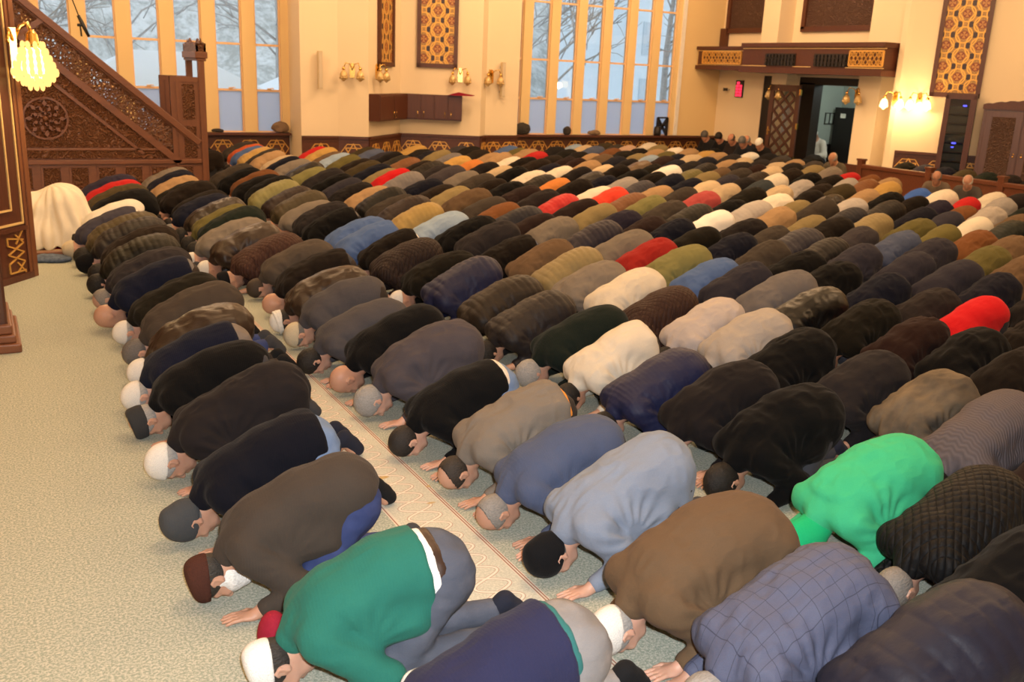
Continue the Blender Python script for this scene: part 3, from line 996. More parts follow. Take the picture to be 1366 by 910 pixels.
(10,11.39,18.55,'charcoal','jacket','skull_wh'),
(11,12.54,17.99,'rust','jacket','hair_bk'),
(14,15.93,16.06,'greybrown','puffer','hair_bk'),
(12,13.66,17.38,'olive','hooded','skull_wh'),
(13,14.79,16.92,'tan','jacket','hair_bk'),
(14,15.91,16.49,'blackbrown','puffer','hair_gr'),
(12,13.66,17.81,'tan','jacket','hair_bk'),
(11,12.52,18.66,'slateblue','jacket','beanie_bk'),
(13,14.82,17.35,'mustard','puffer','hair_bk'),
(15,17.03,16.16,'oliveblack','jacket','hair_bk'),
(14,15.89,17.06,'white','jacket','skull_wh'),
(11,12.52,19.09,'beige','sweater','ring_gr'),
(12,13.67,18.45,'blackbrown','jacket','bald'),
(13,14.77,17.96,'tan','jacket','hair_bk'),
(11,12.53,19.52,'lightblue','sweater','beanie_bk'),
(12,13.68,18.93,'pinkbeige','sweater','skull_wh'),
(13,14.76,18.43,'white','jacket','beanie_bk'),
(12,13.65,19.38,'greybrown','hooded','ring_gr'),
(14,15.90,18.38,'black','leather','skull_wh'),
(13,14.76,19.10,'khaki','jacket','ring_gr'),
(12,13.68,19.87,'olivebrown','jacket','hair_bk'),
(13,14.77,19.56,'cream','jacket','beanie_bk'),
]
# ---------------------------------------------------------------- hard-surface builder
class MB:
    def __init__(self, o=(0, 0, 0), d=None):
        """local frame: x along d (a heading in the plan), y into the room (to the right of d turned -90), z up"""
        self.v = []; self.f = []; self.mi = []; self.sm = []
        self.o = Vector((o[0], o[1], o[2] if len(o) > 2 else 0.0))
        if d is None: self.ux, self.uy = Vector((1, 0, 0)), Vector((0, 1, 0))
        else:
            d = Vector((d[0], d[1], 0)).normalized()
            self.ux = d; self.uy = Vector((d.y, -d.x, 0))
    def P(self, p):
        return self.o + self.ux * p[0] + self.uy * p[1] + Vector((0, 0, p[2]))
    def add(self, vs, fs, mi=0, smooth=False):
        b = len(self.v)
        self.v += [tuple(self.P(p)) for p in vs]
        self.f += [tuple(i + b for i in f) for f in fs]
        self.mi += [mi] * len(fs); self.sm += [smooth] * len(fs)
    def box(self, lo, hi, mi=0):
        x0, y0, z0 = (min(a, b) for a, b in zip(lo, hi)); x1, y1, z1 = (max(a, b) for a, b in zip(lo, hi))
        self.add([(x0, y0, z0), (x1, y0, z0), (x1, y1, z0), (x0, y1, z0), (x0, y0, z1), (x1, y0, z1), (x1, y1, z1), (x0, y1, z1)],
                 [(0, 3, 2, 1), (4, 5, 6, 7), (0, 1, 5, 4), (1, 2, 6, 5), (2, 3, 7, 6), (3, 0, 4, 7)], mi)
    def prism(self, poly, y0, y1, mi=0):
        """outline in the x-z plane, given thickness in y"""
        n = len(poly)
        self.add([(x, y0, z) for x, z in poly] + [(x, y1, z) for x, z in poly],
                 [tuple(range(n)), tuple(range(2 * n - 1, n - 1, -1))] + [(i, i + n, (i + 1) % n + n, (i + 1) % n) for i in range(n)], mi)
    def plan(self, poly, z0, z1, mi=0):
        n = len(poly)
        self.add([(x, y, z0) for x, y in poly] + [(x, y, z1) for x, y in poly],
                 [tuple(range(n - 1, -1, -1)), tuple(range(n, 2 * n))] + [(i, (i + 1) % n, (i + 1) % n + n, i + n) for i in range(n)], mi)
    def bar(self, a, b, w, t0, t1, mi=0):
        """a straight strip in the x-z plane from a to b, w wide, standing t0..t1 proud"""
        a = Vector((a[0], a[1])); b = Vector((b[0], b[1])); d = (b - a)
        if d.length < 1e-6: return
        d.normalize(); n = Vector((-d.y, d.x)) * w / 2
        self.prism([tuple(a - n), tuple(b - n), tuple(b + n), tuple(a + n)], t0, t1, mi)
    def tube(self, pts, r, seg=8, mi=0):
        pts = [Vector(p) for p in pts]; rs = r if isinstance(r, (list, tuple)) else [r] * len(pts)
        vs = []; fs = []
        ref = Vector((0, 0, 1))
        for i, p in enumerate(pts):
            t = (pts[min(i + 1, len(pts) - 1)] - pts[max(i - 1, 0)]).normalized()
            a = t.cross(ref)
            if a.length < 0.05: a = t.cross(Vector((1, 0, 0)))
            a.normalize(); b = t.cross(a)
            for k in range(seg):
                an = 2 * PI * k / seg
                vs.append(tuple(p + (a * math.cos(an) + b * math.sin(an)) * rs[i]))
        for i in range(len(pts) - 1):
            for k in range(seg):
                k2 = (k + 1) % seg
                fs.append((i * seg + k, (i + 1) * seg + k, (i + 1) * seg + k2, i * seg + k2))
        fs.append(tuple(range(seg))); fs.append(tuple((len(pts) - 1) * seg + k for k in range(seg - 1, -1, -1)))
        self.add(vs, fs, mi, True)
    def lathe(self, c, prof, seg=16, mi=0):
        """profile of (radius, z) around the upright axis at c"""
        vs = []; fs = []
        for r, z in prof:
            for k in range(seg):
                a = 2 * PI * k / seg
                vs.append((c[0] + r * math.cos(a), c[1] + r * math.sin(a), c[2] + z))
        for i in range(len(prof) - 1):
            for k in range(seg):
                k2 = (k + 1) % seg
                fs.append((i * seg + k, i * seg + k2, (i + 1) * seg + k2, (i + 1) * seg + k))
        fs.append(tuple(range(seg - 1, -1, -1))); fs.append(tuple((len(prof) - 1) * seg + k for k in range(seg)))
        self.add(vs, fs, mi, True)
    def ball(self, c, r, mi=0, n=8):
        r = r if isinstance(r, (tuple, list)) else (r, r, r)
        vs = []; fs = []
        for i in range(n + 1):
            th = PI * i / n
            for k in range(2 * n):
                a = PI * k / n
                vs.append((c[0] + r[0] * math.sin(th) * math.cos(a), c[1] + r[1] * math.sin(th) * math.sin(a), c[2] + r[2] * math.cos(th)))
        for i in range(n):
            for k in range(2 * n):
                k2 = (k + 1) % (2 * n)
                fs.append((i * 2 * n + k, (i + 1) * 2 * n + k, (i + 1) * 2 * n + k2, i * 2 * n + k2))
        self.add(vs, fs, mi, True)
    def build(self, name, mats, parent=None, bevel=0.0, kind=None):
        me = bpy.data.meshes.new(name)
        me.from_pydata(self.v, [], self.f)
        for m in (mats if isinstance(mats, (list, tuple)) else [mats]): me.materials.append(M[m] if isinstance(m, str) else m)
        me.polygons.foreach_set('material_index', self.mi)
        me.polygons.foreach_set('use_smooth', self.sm)
        bm = bmesh.new(); bm.from_mesh(me)
        bmesh.ops.remove_doubles(bm, verts=bm.verts, dist=1e-5)
        bmesh.ops.recalc_face_normals(bm, faces=bm.faces); bm.to_mesh(me); bm.free()
        o = bpy.data.objects.new(name, me); COL.objects.link(o)
        if parent is not None:
            o.parent = parent
            o.matrix_parent_inverse = Matrix.Translation(parent.location).inverted() if parent.rotation_euler.z == 0 else parent.matrix_basis.inverted()
        if bevel:
            b = o.modifiers.new('bevel', 'BEVEL'); b.width = bevel; b.segments = 2; b.limit_method = 'ANGLE'; b.angle_limit = 0.6
        if kind: o['kind'] = kind
        return o

# ---------------------------------------------------------------- materials of the hall
def wall_mat(name, c, b=0.04):
    t = NT(name); p = t.pos()
    n = t.noise(p, 1.3, 4)
    t.bsdf(t.mix(t.math('MULTIPLY', n, .5), c, tuple(x * .93 for x in c)), 0.75, 0, t.bump(t.noise(p, 60, 3), b, .01), .25)
    M[name] = t.m
wall_mat('plaster', (.82, .68, .48)); wall_mat('plaster_pier', (.78, .58, .30)); wall_mat('plaster_beige', (.62, .52, .38))
wall_mat('teal_wall', (.36, .42, .39)); wall_mat('ceiling_white', (.80, .74, .62))
def wood_mat(name, c, rough=0.38, carve=0.0, cscale=14.0, axis='X'):
    t = NT(name); p = t.pos()
    sc = {'X': (2, 30, 30), 'Z': (30, 30, 2)}[axis]
    g = t.noise(t.mapv(p, sc), 1.0, 4, .6)
    col = t.mix(g, tuple(x * .62 for x in c), tuple(x * 1.35 for x in c))
    nm = t.bump(g, .12, .01)
    if carve:
        v = t.n('ShaderNodeTexVoronoi', feature='SMOOTH_F1'); t.l(t.mapv(p, (cscale, cscale, cscale)), v.inputs['Vector']); v.inputs['Scale'].default_value = 1
        v.inputs['Smoothness'].default_value = .3
        w = t.noise(t.mapv(p, (cscale, cscale, cscale)), 1.0, 2)
        ring = t.math('SINE', t.math('ADD', t.math('MULTIPLY', v.outputs[0], 17.0), t.math('MULTIPLY', w, 9.0)))
        nm = t.bump(ring, carve, .03)
    t.bsdf(col, rough, 0, nm, .5); M[name] = t.m
wood_mat('walnut', (.175, .066, .030)); wood_mat('walnut_up', (.175, .066, .030), axis='Z'); wood_mat('walnut_carved', (.155, .062, .030), .30, .8, 13.0)
wood_mat('mahogany', (.085, .026, .014), .4, axis='Z'); wood_mat('mahogany_red', (.13, .040, .018), .38); wood_mat('mahogany_flat', (.085, .026, .014), .42)
wood_mat('dark_door', (.075, .030, .018), .4, axis='Z'); wood_mat('dark_carved', (.12, .062, .046), .45, .8, 16.0)
wood_mat('wardrobe_wood', (.11, .055, .045), .35, axis='Z'); wood_mat('black_wood', (.012, .008, .007), .5)
flat('gold_paint', (.72, .40, .10), .38, 0.35, .5); flat('pale_gold', (.80, .56, .24), .4, 0.25, .5)
flat('brass', (.80, .50, .14), .22, 1.0, .5); flat('black_plastic', (.015, .015, .016), .45); flat('beige_plastic', (.58, .47, .30), .5)
flat('frame_paint', (.78, .52, .30), .5); flat('white_paint', (.78, .76, .74), .55); flat('grey_metal', (.30, .30, .31), .35, .7)
flat('snow', (.86, .90, .95), .8, 0, .2, .05, 2.0); flat('tent_cloth', (.84, .88, .93), .75, 0, .2, .04, 3.0); flat('bark', (.46, .44, .42), .9, 0, .1, .3, 8)  # bark colour paled to paint in the haze outdoors
flat('facade', (.74, .82, .88), .8, 0, .2, .06, 2); flat('facade_glass', (.55, .63, .70), .3)
flat('rug_red', (.30, .025, .02), .95, 0, .1, .7, 40); flat('mat_green', (.50, .45, .28), .95, 0, .1, .15, 30); flat('blue_cloth', (.10, .13, .19), .9, 0, .1, .8, 22)
flat('burgundy', (.26, .012, .03), .85, 0, .2, .25, 30, .3); flat('cloth_dark', (.03, .025, .022), .9); flat('cloth_brown', (.20, .13, .08), .9); flat('paper', (.8, .78, .72), .8)
def emit(name, c, s):
    t = NT(name); e = t.n('ShaderNodeEmission'); t.put(e.inputs[0], c); e.inputs[1].default_value = s
    t.l(e.outputs[0], t.out.inputs[0]); M[name] = t.m
emit('lamp_glow', (1.0, .62, .22), 5.0); emit('lamp_drop', (1.0, .55, .16), 1.6); emit('led_red', (1.0, .03, .07), 2.2); emit('led_blue', (.08, .08, 1.0), 3.0)
def glass_mat(name, tint, refl, rough=0.0):
    t = NT(name)
    a = t.n('ShaderNodeBsdfTransparent'); t.put(a.inputs[0], tint)
    g = t.n('ShaderNodeBsdfGlossy'); g.inputs['Roughness'].default_value = rough
    lw = t.n('ShaderNodeLayerWeight'); lw.inputs[0].default_value = refl
    mx = t.n('ShaderNodeMixShader'); t.l(lw.outputs['Fresnel'], mx.inputs[0]); t.l(a.outputs[0], mx.inputs[1]); t.l(g.outputs[0], mx.inputs[2])
    t.l(mx.outputs[0], t.out.inputs[0]); M[name] = t.m
glass_mat('window_glass', (.88, .91, .91), .30, .02)
def hill():
    t = NT('wooded_hill'); p = t.pos()
    a = t.noise(t.mapv(p, (.7, .7, .35)), 1.0, 6, .7); b = t.noise(p, 3.0, 4, .7)
    c = t.mix(t.step(t.math('ADD', t.math('MULTIPLY', a, .6), t.math('MULTIPLY', b, .4)), .40, .60), (.40, .41, .39), (.70, .71, .71))
    t.bsdf(c, .95, 0, None, .1); M['wooded_hill'] = t.m
hill()
def crystal():
    t = NT('crystal'); n = t.noise(t.coord(), 60, 2)
    t.bsdf(t.mix(n, (.42, .26, .08), (.78, .58, .28)), .10, .35, t.bump(n, .6, .01), .8); M['crystal'] = t.m
crystal()
def frosted():
    t = NT('frosted_glass')
    d = t.n('ShaderNodeBsdfDiffuse'); t.put(d.inputs[0], (.55, .62, .70)); tr = t.n('ShaderNodeBsdfTranslucent'); t.put(tr.inputs[0], (.70, .80, .95))
    g = t.n('ShaderNodeBsdfGlossy'); g.inputs['Roughness'].default_value = .35
    m1 = t.n('ShaderNodeMixShader'); m1.inputs[0].default_value = .72; t.l(d.outputs[0], m1.inputs[1]); t.l(tr.outputs[0], m1.inputs[2])
    m2 = t.n('ShaderNodeMixShader'); m2.inputs[0].default_value = .04; t.l(m1.outputs[0], m2.inputs[1]); t.l(g.outputs[0], m2.inputs[2])
    t.l(m2.outputs[0], t.out.inputs[0]); M['frosted_glass'] = t.m
frosted()
def pierced():
    """carved openwork: the wood between, air through the holes"""
    t = NT('openwork'); p = t.pos()
    v = t.n('ShaderNodeTexVoronoi', feature='DISTANCE_TO_EDGE'); t.l(p, v.inputs['Vector']); v.inputs['Scale'].default_value = 17
    n = t.noise(p, 26, 2)
    a = t.math('ADD', v.outputs[0], t.math('MULTIPLY', t.math('SUBTRACT', n, .5), .35))
    hole = t.math('GREATER_THAN', a, .115)
    x, y, z = t.sep(p)
    g = t.noise(t.mapv(p, (6, 30, 30)), 1, 3)
    b = t.n('ShaderNodeBsdfPrincipled')
    t.put(b.inputs['Base Color'], t.mix(g, (.09, .036, .017), (.21, .085, .038))); b.inputs['Roughness'].default_value = .34
    t.l(t.bump(a, 1.0, .03), b.inputs['Normal'])
    tr = t.n('ShaderNodeBsdfTransparent')
    mx = t.n('ShaderNodeMixShader'); t.l(hole, mx.inputs[0]); t.l(b.outputs[0], mx.inputs[1]); t.l(tr.outputs[0], mx.inputs[2])
    t.l(mx.outputs[0], t.out.inputs[0]); M['openwork'] = t.m
pierced()
def star_panel():
    """interlaced gold rings on a triangular net with red rosettes and dark trefoils; uses the panel's own coordinates (x across, z up)"""
    t = NT('star_panel'); x, y, z = t.sep(t.coord())
    A, H = 0.31, 0.205                                            # half spacing of the net, across and up
    def lat(ox, oz):
        u = t.math('PINGPONG', t.math('ADD', x, ox + 20 * A), A)
        w = t.math('PINGPONG', t.math('ADD', z, oz + 20 * H), H)
        sp = t.math('SUBTRACT', u, A * .667)
        spot = t.math('SQRT', t.math('ADD', t.math('MULTIPLY', sp, sp), t.math('MULTIPLY', w, w)))
        return t.math('SQRT', t.math('ADD', t.math('MULTIPLY', u, u), t.math('MULTIPLY', w, w))), u, w, spot
    d1, u1, w1, s1 = lat(0, 0); d2, u2, w2, s2 = lat(A, H)
    dm = t.math('MINIMUM', d1, d2); sm = t.math('MINIMUM', s1, s2)
    line = None
    for d in (d1, d2):
        for R in (.155, .262):
            l = t.step(t.math('ABSOLUTE', t.math('SUBTRACT', d, R)), .016, .009)
            line = l if line is None else t.math('MAXIMUM', line, l)
    fine = t.n('ShaderNodeTexVoronoi', feature='DISTANCE_TO_EDGE'); t.l(t.coord(), fine.inputs['Vector']); fine.inputs['Scale'].default_value = 26
    c = t.mix(t.step(fine.outputs[0], .06, .16), (.46, .25, .07), (.26, .15, .05))
    c = t.mix(t.step(sm, .062, .052), c, (.028, .014, .026))
    ros = t.step(dm, .092, .082)
    an = t.math('MINIMUM', 9.0, t.math('ARCTAN2', w1, u1)); an2 = t.math('ARCTAN2', w2, u2)
    near1 = t.math('LESS_THAN', d1, d2)
    ang = t.math('ADD', t.math('MULTIPLY', near1, an), t.math('MULTIPLY', t.math('SUBTRACT', 1.0, near1), an2))
    pet = t.math('SINE', t.math('MULTIPLY', ang, 6.0))
    rc = t.mix(t.math('MULTIPLY', t.step(pet, -.1, .5), t.step(dm, .075, .06)), (.20, .035, .012), (.50, .24, .06))
    c = t.mix(ros, c, rc)
    line = t.math('MULTIPLY', line, t.math('SUBTRACT', 1.0, ros))
    c = t.mix(line, c, (.74, .42, .10))
    t.bsdf(c, .42, t.math('MULTIPLY', line, .3), t.bump(line, .5, .02), .5); M['star_panel'] = t.m
star_panel()
def carpet():
    t = NT('carpet'); p = t.pos(); x, y, z = t.sep(p)
    a = t.noise(p, 90, 4, .78); b = t.noise(p, 3.0, 3)
    base = t.mix(t.step(a, .43, .60), (.25, .30, .24), (.56, .55, .47))
    base = t.mix(t.math('MULTIPLY', b, .25), base, (.37, .39, .32))
    # a border band at every row: between the prayer places
    per = 1.13
    u = t.math('FRACT', t.math('DIVIDE', t.math('SUBTRACT', x, 1.945), per))      # 0 at the lines
    on = t.math('GREATER_THAN', x, 1.2)
    def bandf(lo, hi): return t.math('MULTIPLY', t.math('GREATER_THAN', u, lo), t.math('LESS_THAN', u, hi))
    band = t.math('MULTIPLY', bandf(.70, 1.0), on)
    bcol = t.mix(t.step(a, .4, .62), (.48, .48, .40), (.64, .62, .53))
    base = t.mix(band, base, bcol)
    def ogee(ph):
        th = t.math('ADD', t.math('MULTIPLY', y, 2 * PI / .24), ph)
        f = t.math('ABSOLUTE', t.math('SUBTRACT', t.math('ADD', u, t.math('MULTIPLY', t.math('SINE', th), .075)), .848))
        g = t.math('MULTIPLY', t.math('COSINE', th), 2.2)
        return t.math('DIVIDE', f, t.math('SQRT', t.math('ADD', t.math('MULTIPLY', g, g), 1.0)))
    dd = t.math('MINIMUM', ogee(0), ogee(PI))
    base = t.mix(t.math('MULTIPLY', band, t.step(dd, .0095, .0075)), base, (.42, .29, .22))
    base = t.mix(t.math('MULTIPLY', band, t.step(dd, .0060, .0045)), base, (.72, .67, .58))
    for lo, hi, c in ((.972, 1.0, (.66, .60, .50)), (.978, .984, (.32, .15, .10)), (.990, .996, (.32, .15, .10)), (.70, .724, (.66, .60, .50)), (.706, .712, (.32, .15, .10))):
        base = t.mix(t.math('MULTIPLY', bandf(lo, hi), on), base, c)
    v = t.n('ShaderNodeTexVoronoi'); t.l(t.comb(t.math('MULTIPLY', u, 3.0), t.math('DIVIDE', y, .17)), v.inputs['Vector']); v.inputs['Scale'].default_value = 1.0
    base = t.mix(t.math('MULTIPLY', band, t.step(v.outputs[0], .13, .08)), base, (.50, .34, .12))
    t.bsdf(base, .95, 0, t.bump(a, .5, .012), .1, Sheen_Weight=.15); M['carpet'] = t.m
carpet()
# ---------------------------------------------------------------- colours of the clothes (albedo, spoken words)
PAL = {
 'black': ((.010, .010, .011), 'black'), 'charcoal': ((.030, .025, .027), 'charcoal'), 'darkgrey': ((.056, .049, .055), 'dark grey'),
 'blackbrown': ((.022, .016, .013), 'brownish black'), 'darkbrown': ((.040, .027, .020), 'dark brown'), 'oliveblack': ((.022, .019, .013), 'olive black'),
 'navy': ((.016, .020, .045), 'navy'), 'navydeep': ((.022, .024, .048), 'deep navy'), 'navyblack': ((.012, .013, .022), 'navy black'),
 'navyknit': ((.030, .032, .080), 'navy blue'), 'royalnavy': ((.022, .028, .095), 'ink blue'), 'darkpurple': ((.035, .030, .060), 'dark purple'),
 'blue': ((.075, .13, .30), 'blue'), 'royalblue': ((.05, .13, .48), 'bright blue'), 'lightblue': ((.28, .38, .52), 'light blue'),
 'slatedark': ((.052, .050, .074), 'dark slate'), 'slateblue': ((.075, .095, .165), 'slate blue'), 'lightslate': ((.22, .26, .34), 'pale blue grey'),
 'plaidblue': ((.085, .098, .165), 'grey blue'), 'tealslate': ((.06, .078, .095), 'slate teal'),
 'greywool': ((.088, .083, .092), 'mid grey'), 'grey': ((.155, .145, .15), 'grey'), 'lightgrey': ((.33, .31, .30), 'light grey'), 'greyknit': ((.155, .137, .152), 'grey'),
 'greybrown': ((.085, .070, .058), 'grey brown'), 'greypurple': ((.085, .075, .088), 'purplish grey'), 'pinkgrey': ((.34, .31, .285), 'pinkish grey'),
 'lavender': ((.43, .385, .37), 'pale lavender'), 'taupe': ((.19, .165, .14), 'taupe'), 'browngrey': ((.072, .058, .048), 'brownish grey'),
 'brown': ((.125, .080, .046), 'brown'), 'redbrown': ((.070, .030, .022), 'reddish brown'), 'plumbrown': ((.050, .028, .026), 'plum brown'),
 'darkplum': ((.045, .036, .038), 'dark plum'), 'maroonbrown': ((.055, .024, .020), 'maroon brown'), 'leather': ((.050, .028, .018), 'brown'),
 'rust': ((.16, .065, .024), 'rust brown'), 'tan': ((.36, .235, .125), 'tan'), 'beige': ((.52, .41, .27), 'beige'), 'pinkbeige': ((.46, .32, .24), 'pinkish beige'),
 'cream': ((.68, .62, .52), 'cream'), 'white': ((.78, .74, .66), 'white'), 'brightwhite': ((.88, .85, .80), 'bright white'), 'whitedark': ((.45, .42, .40), 'white and dark patterned'),
 'olive': ((.12, .105, .035), 'olive'), 'olivebrown': ((.085, .065, .032), 'olive brown'), 'khaki': ((.23, .18, .085), 'khaki'), 'khakigreen': ((.20, .19, .075), 'khaki green'),
 'mustardkhaki': ((.30, .21, .07), 'mustard khaki'), 'mustard': ((.46, .29, .09), 'mustard'), 'darkgreen': ((.022, .034, .028), 'dark green'),
 'green': ((.024, .150, .118), 'bottle green'), 'brightgreen': ((.055, .50, .25), 'bright green'), 'red': ((.45, .018, .020), 'red'), 'brightred': ((.50, .012, .016), 'bright red'),
 'darkred': ((.30, .02, .016), 'dark red'), 'coral': ((.66, .06, .035), 'coral red'), 'duskyred': ((.36, .065, .065), 'dusky red'), 'orangered': ((.50, .10, .03), 'orange red'), 'orange': ((.55, .20, .05), 'orange'),
 'worn': ((.17, .135, .095), 'faded brown'),
}
for _k, (_c, _w) in list(PAL.items()):
    _m = max(_c); _f = 0.5 if _m < .06 else 0.72 if _m < .1 else 0.9
    PAL[_k] = (tuple(x * _f for x in _c), _w)
PAL['blackquilt'] = ((.007, .007, .008), 'black')
STYLES = {   # jacket shape, cloth, spoken word, trouser reveal
 'sweater':  (dict(grow=-0.008, hem=0.37, fold=0.45), 'knit', 'sweater'),
 'jacket':   (dict(grow=0.006, hem=0.435, fold=1.0), 'wool', 'jacket'),
 'woolcoat': (dict(grow=0.016, hem=0.47, fold=0.8, long=0.25), 'wool', 'wool coat'),
 'puffer':   (dict(grow=0.016, hem=0.40, fold=0.5, puff=(0.007, 0.066)), 'nylon', 'puffer jacket'),
 'fineq':    (dict(grow=0.012, hem=0.41, fold=0.5, puff=(0.004, 0.032)), 'nylon', 'finely quilted jacket'),
 'hooded':   (dict(grow=0.004, hem=0.42, fold=0.8, hood=True), 'wool', 'hooded top'),
 'leather':  (dict(grow=0.0, hem=0.40, fold=0.9), 'leather', 'leather jacket'),
 'quilted':  (dict(grow=0.012, hem=0.43, fold=0.45), 'quilt', 'quilted jacket'),
 'plaid':    (dict(grow=0.010, hem=0.48, fold=1.0, long=0.6), 'plaid', 'checked suit jacket'),
 'stitched': (dict(grow=0.018, hem=0.43, fold=0.5, puff=(0.005, 0.085)), 'nylon', 'padded jacket'),
 'ribbed':   (dict(grow=-0.004, hem=0.40, fold=0.4), 'ribbed', 'ribbed sweater'),
 'worn':     (dict(grow=0.010, hem=0.42, fold=1.2), 'worn', 'worn leather jacket'),
}
HEADS = {    # mesh, colour, spoken words
 'hair_bk': ('hair', (.012, .010, .009), 'black hair'), 'hair_gr': ('hair', (.30, .29, .28), 'grey hair'),
 'buzz_bk': ('buzz', (.020, .016, .014), 'cropped dark hair'), 'buzz_gr': ('buzz', (.13, .12, .115), 'cropped grey hair'), 'buzz_br': ('buzz', (.05, .035, .025), 'cropped brown hair'),
 'ring_gr': ('ring', (.24, .22, .20), 'bald crown'), 'ring_bk': ('ring', (.035, .026, .02), 'bald crown'), 'bald': (None, None, 'bald head'),
 'skull_wh': ('skullcap', (.68, .66, .62), 'white skullcap'), 'skull_bg': ('skullcap', (.55, .47, .33), 'beige skullcap'),
 'kufi_wh': ('kufi', (.68, .68, .66), 'white cap'), 'kufi_br': ('kufi', (.060, .022, .015), 'brown knitted cap'), 'flat_ch': ('flat', (.035, .036, .038), 'flat charcoal cap'),
 'flat_bk': ('flat', (.010, .010, .012), 'flat black cap'), 'band_wh': ('band', (.70, .69, .65), 'banded white cap'),
 'beanie_gr': ('beanie', (.055, .058, .062), 'grey beanie'), 'beanie_bk': ('beanie', (.008, .008, .009), 'black beanie'),
 'hood_grn': ('hood', (.015, .42, .17), 'hood pulled over the head'),
}
ORD = 'zeroth first second third fourth fifth sixth seventh eighth ninth tenth eleventh twelfth thirteenth fourteenth fifteenth sixteenth seventeenth eighteenth nineteenth twentieth'.split()
def ordinal(n):
    if n <= 20: return ORD[n]
    tens = {2: 'twenty', 3: 'thirty', 4: 'forty', 5: 'fifty'}[n // 10]
    return tens + '-' + ORD[n % 10] if n % 10 else {20: 'twentieth', 30: 'thirtieth', 40: 'fortieth', 50: 'fiftieth'}[n]

def solid_mat(name, color, rough=0.8):
    t = NT(name)
    n = t.noise(t.coord(), 30)
    t.bsdf(t.mix(n, tuple(c * 0.8 for c in color), tuple(c * 1.2 for c in color)), rough, 0, None, 0.25)
    M[name] = t.m
solid_mat('skin_plain', (.42, .22, .14), 0.5)
solid_mat('hair_plain', (.018, .014, .012), 0.6)
solid_mat('hair_plain_grey', (.20, .19, .18), 0.6)
solid_mat('hair_plain_white', (.72, .70, .66), 0.9)
solid_mat('trouser_dark', (.020, .020, .024), 0.9)
solid_mat('sock_dark', (.015, .015, .017), 0.9)

MESH = {}
def get(key, fn):
    if key not in MESH: MESH[key] = fn()
    return MESH[key]

def part(name, me, parent, color=None, mat=None):
    o = bpy.data.objects.new(name, me)
    link(o, parent)
    if color is not None: o.color = (*color, 1)
    if mat is not None:
        o.material_slots[0].link = 'OBJECT'
        o.material_slots[0].material = M[mat]
    return o

N_BODIES = 300          # the rest of the crowd far at the back is one object
rnd = random.Random(11)
SKINS = [(.50, .30, .21), (.54, .33, .24), (.46, .27, .19), (.58, .36, .27), (.50, .31, .23)]
HEMS = {'green': 0.19, 'navyknit': 0.20, 'navyblack': 0.30, 'navy': 0.28}
JEANS = {'green': (.075, .085, .115), 'browngrey': (.035, .05, .14), 'navyblack': (.14, .21, .36), 'navyknit': (.19, .185, .19), 'navy': (.16, .14, .13)}

# labels: by look where that is enough, else by the neighbours in the row, else by the place along the row
IND = PEOPLE[:N_BODIES]
def look(p): return PAL[p[3]][1] + ' ' + (STYLES[p[4]][2])
rows = {}
for i, p in enumerate(IND): rows.setdefault(p[0], []).append(i)
for r in rows.values(): r.sort(key=lambda i: IND[i][2])
from collections import Counter
looks = Counter(look(p) for p in IND)
LABEL = {}
trip = {}
for rk, r in rows.items():
    for j, i in enumerate(r):
        a = PAL[IND[r[j - 1]][3]][1] if j > 0 else None
        b = PAL[IND[r[j + 1]][3]][1] if j < len(r) - 1 else None
        trip[i] = (look(IND[i]), rk, a, b)
tc = Counter(trip.values())
pair = Counter((look(IND[i]), IND[i][0]) for i in range(len(IND)))
for rk, r in rows.items():
    for j, i in enumerate(r):
        p = IND[i]
        hd = ' and ' + HEADS[p[5]][2] if rk <= 2 and j < 14 else ''
        row = ORD[rk] + ' row'
        if looks[look(p)] == 1 or pair[(look(p), rk)] == 1:
            LABEL[i] = 'man bowed down in %s%s, the only such in the %s' % (look(p), hd, row)
        elif tc[trip[i]] == 1 and trip[i][2] and trip[i][3] and trip[i][2] != trip[i][3]:
            LABEL[i] = 'man bowed in %s between a %s and a %s top, %s' % (look(p), trip[i][2], trip[i][3], row)
        else:
            LABEL[i] = 'man bowed in %s, %s, %s from its near end' % (look(p), row, ordinal(j + 1))
        import re as _re
        LABEL[i] = _re.sub(r'\ba (?=olive|orange|ink)', 'an ', LABEL[i])
        w = LABEL[i].split()
        if len(w) > 16:
            LABEL[i] = 'man bowed in %s, %s, %s from its near end' % (look(p), row, ordinal(j + 1))

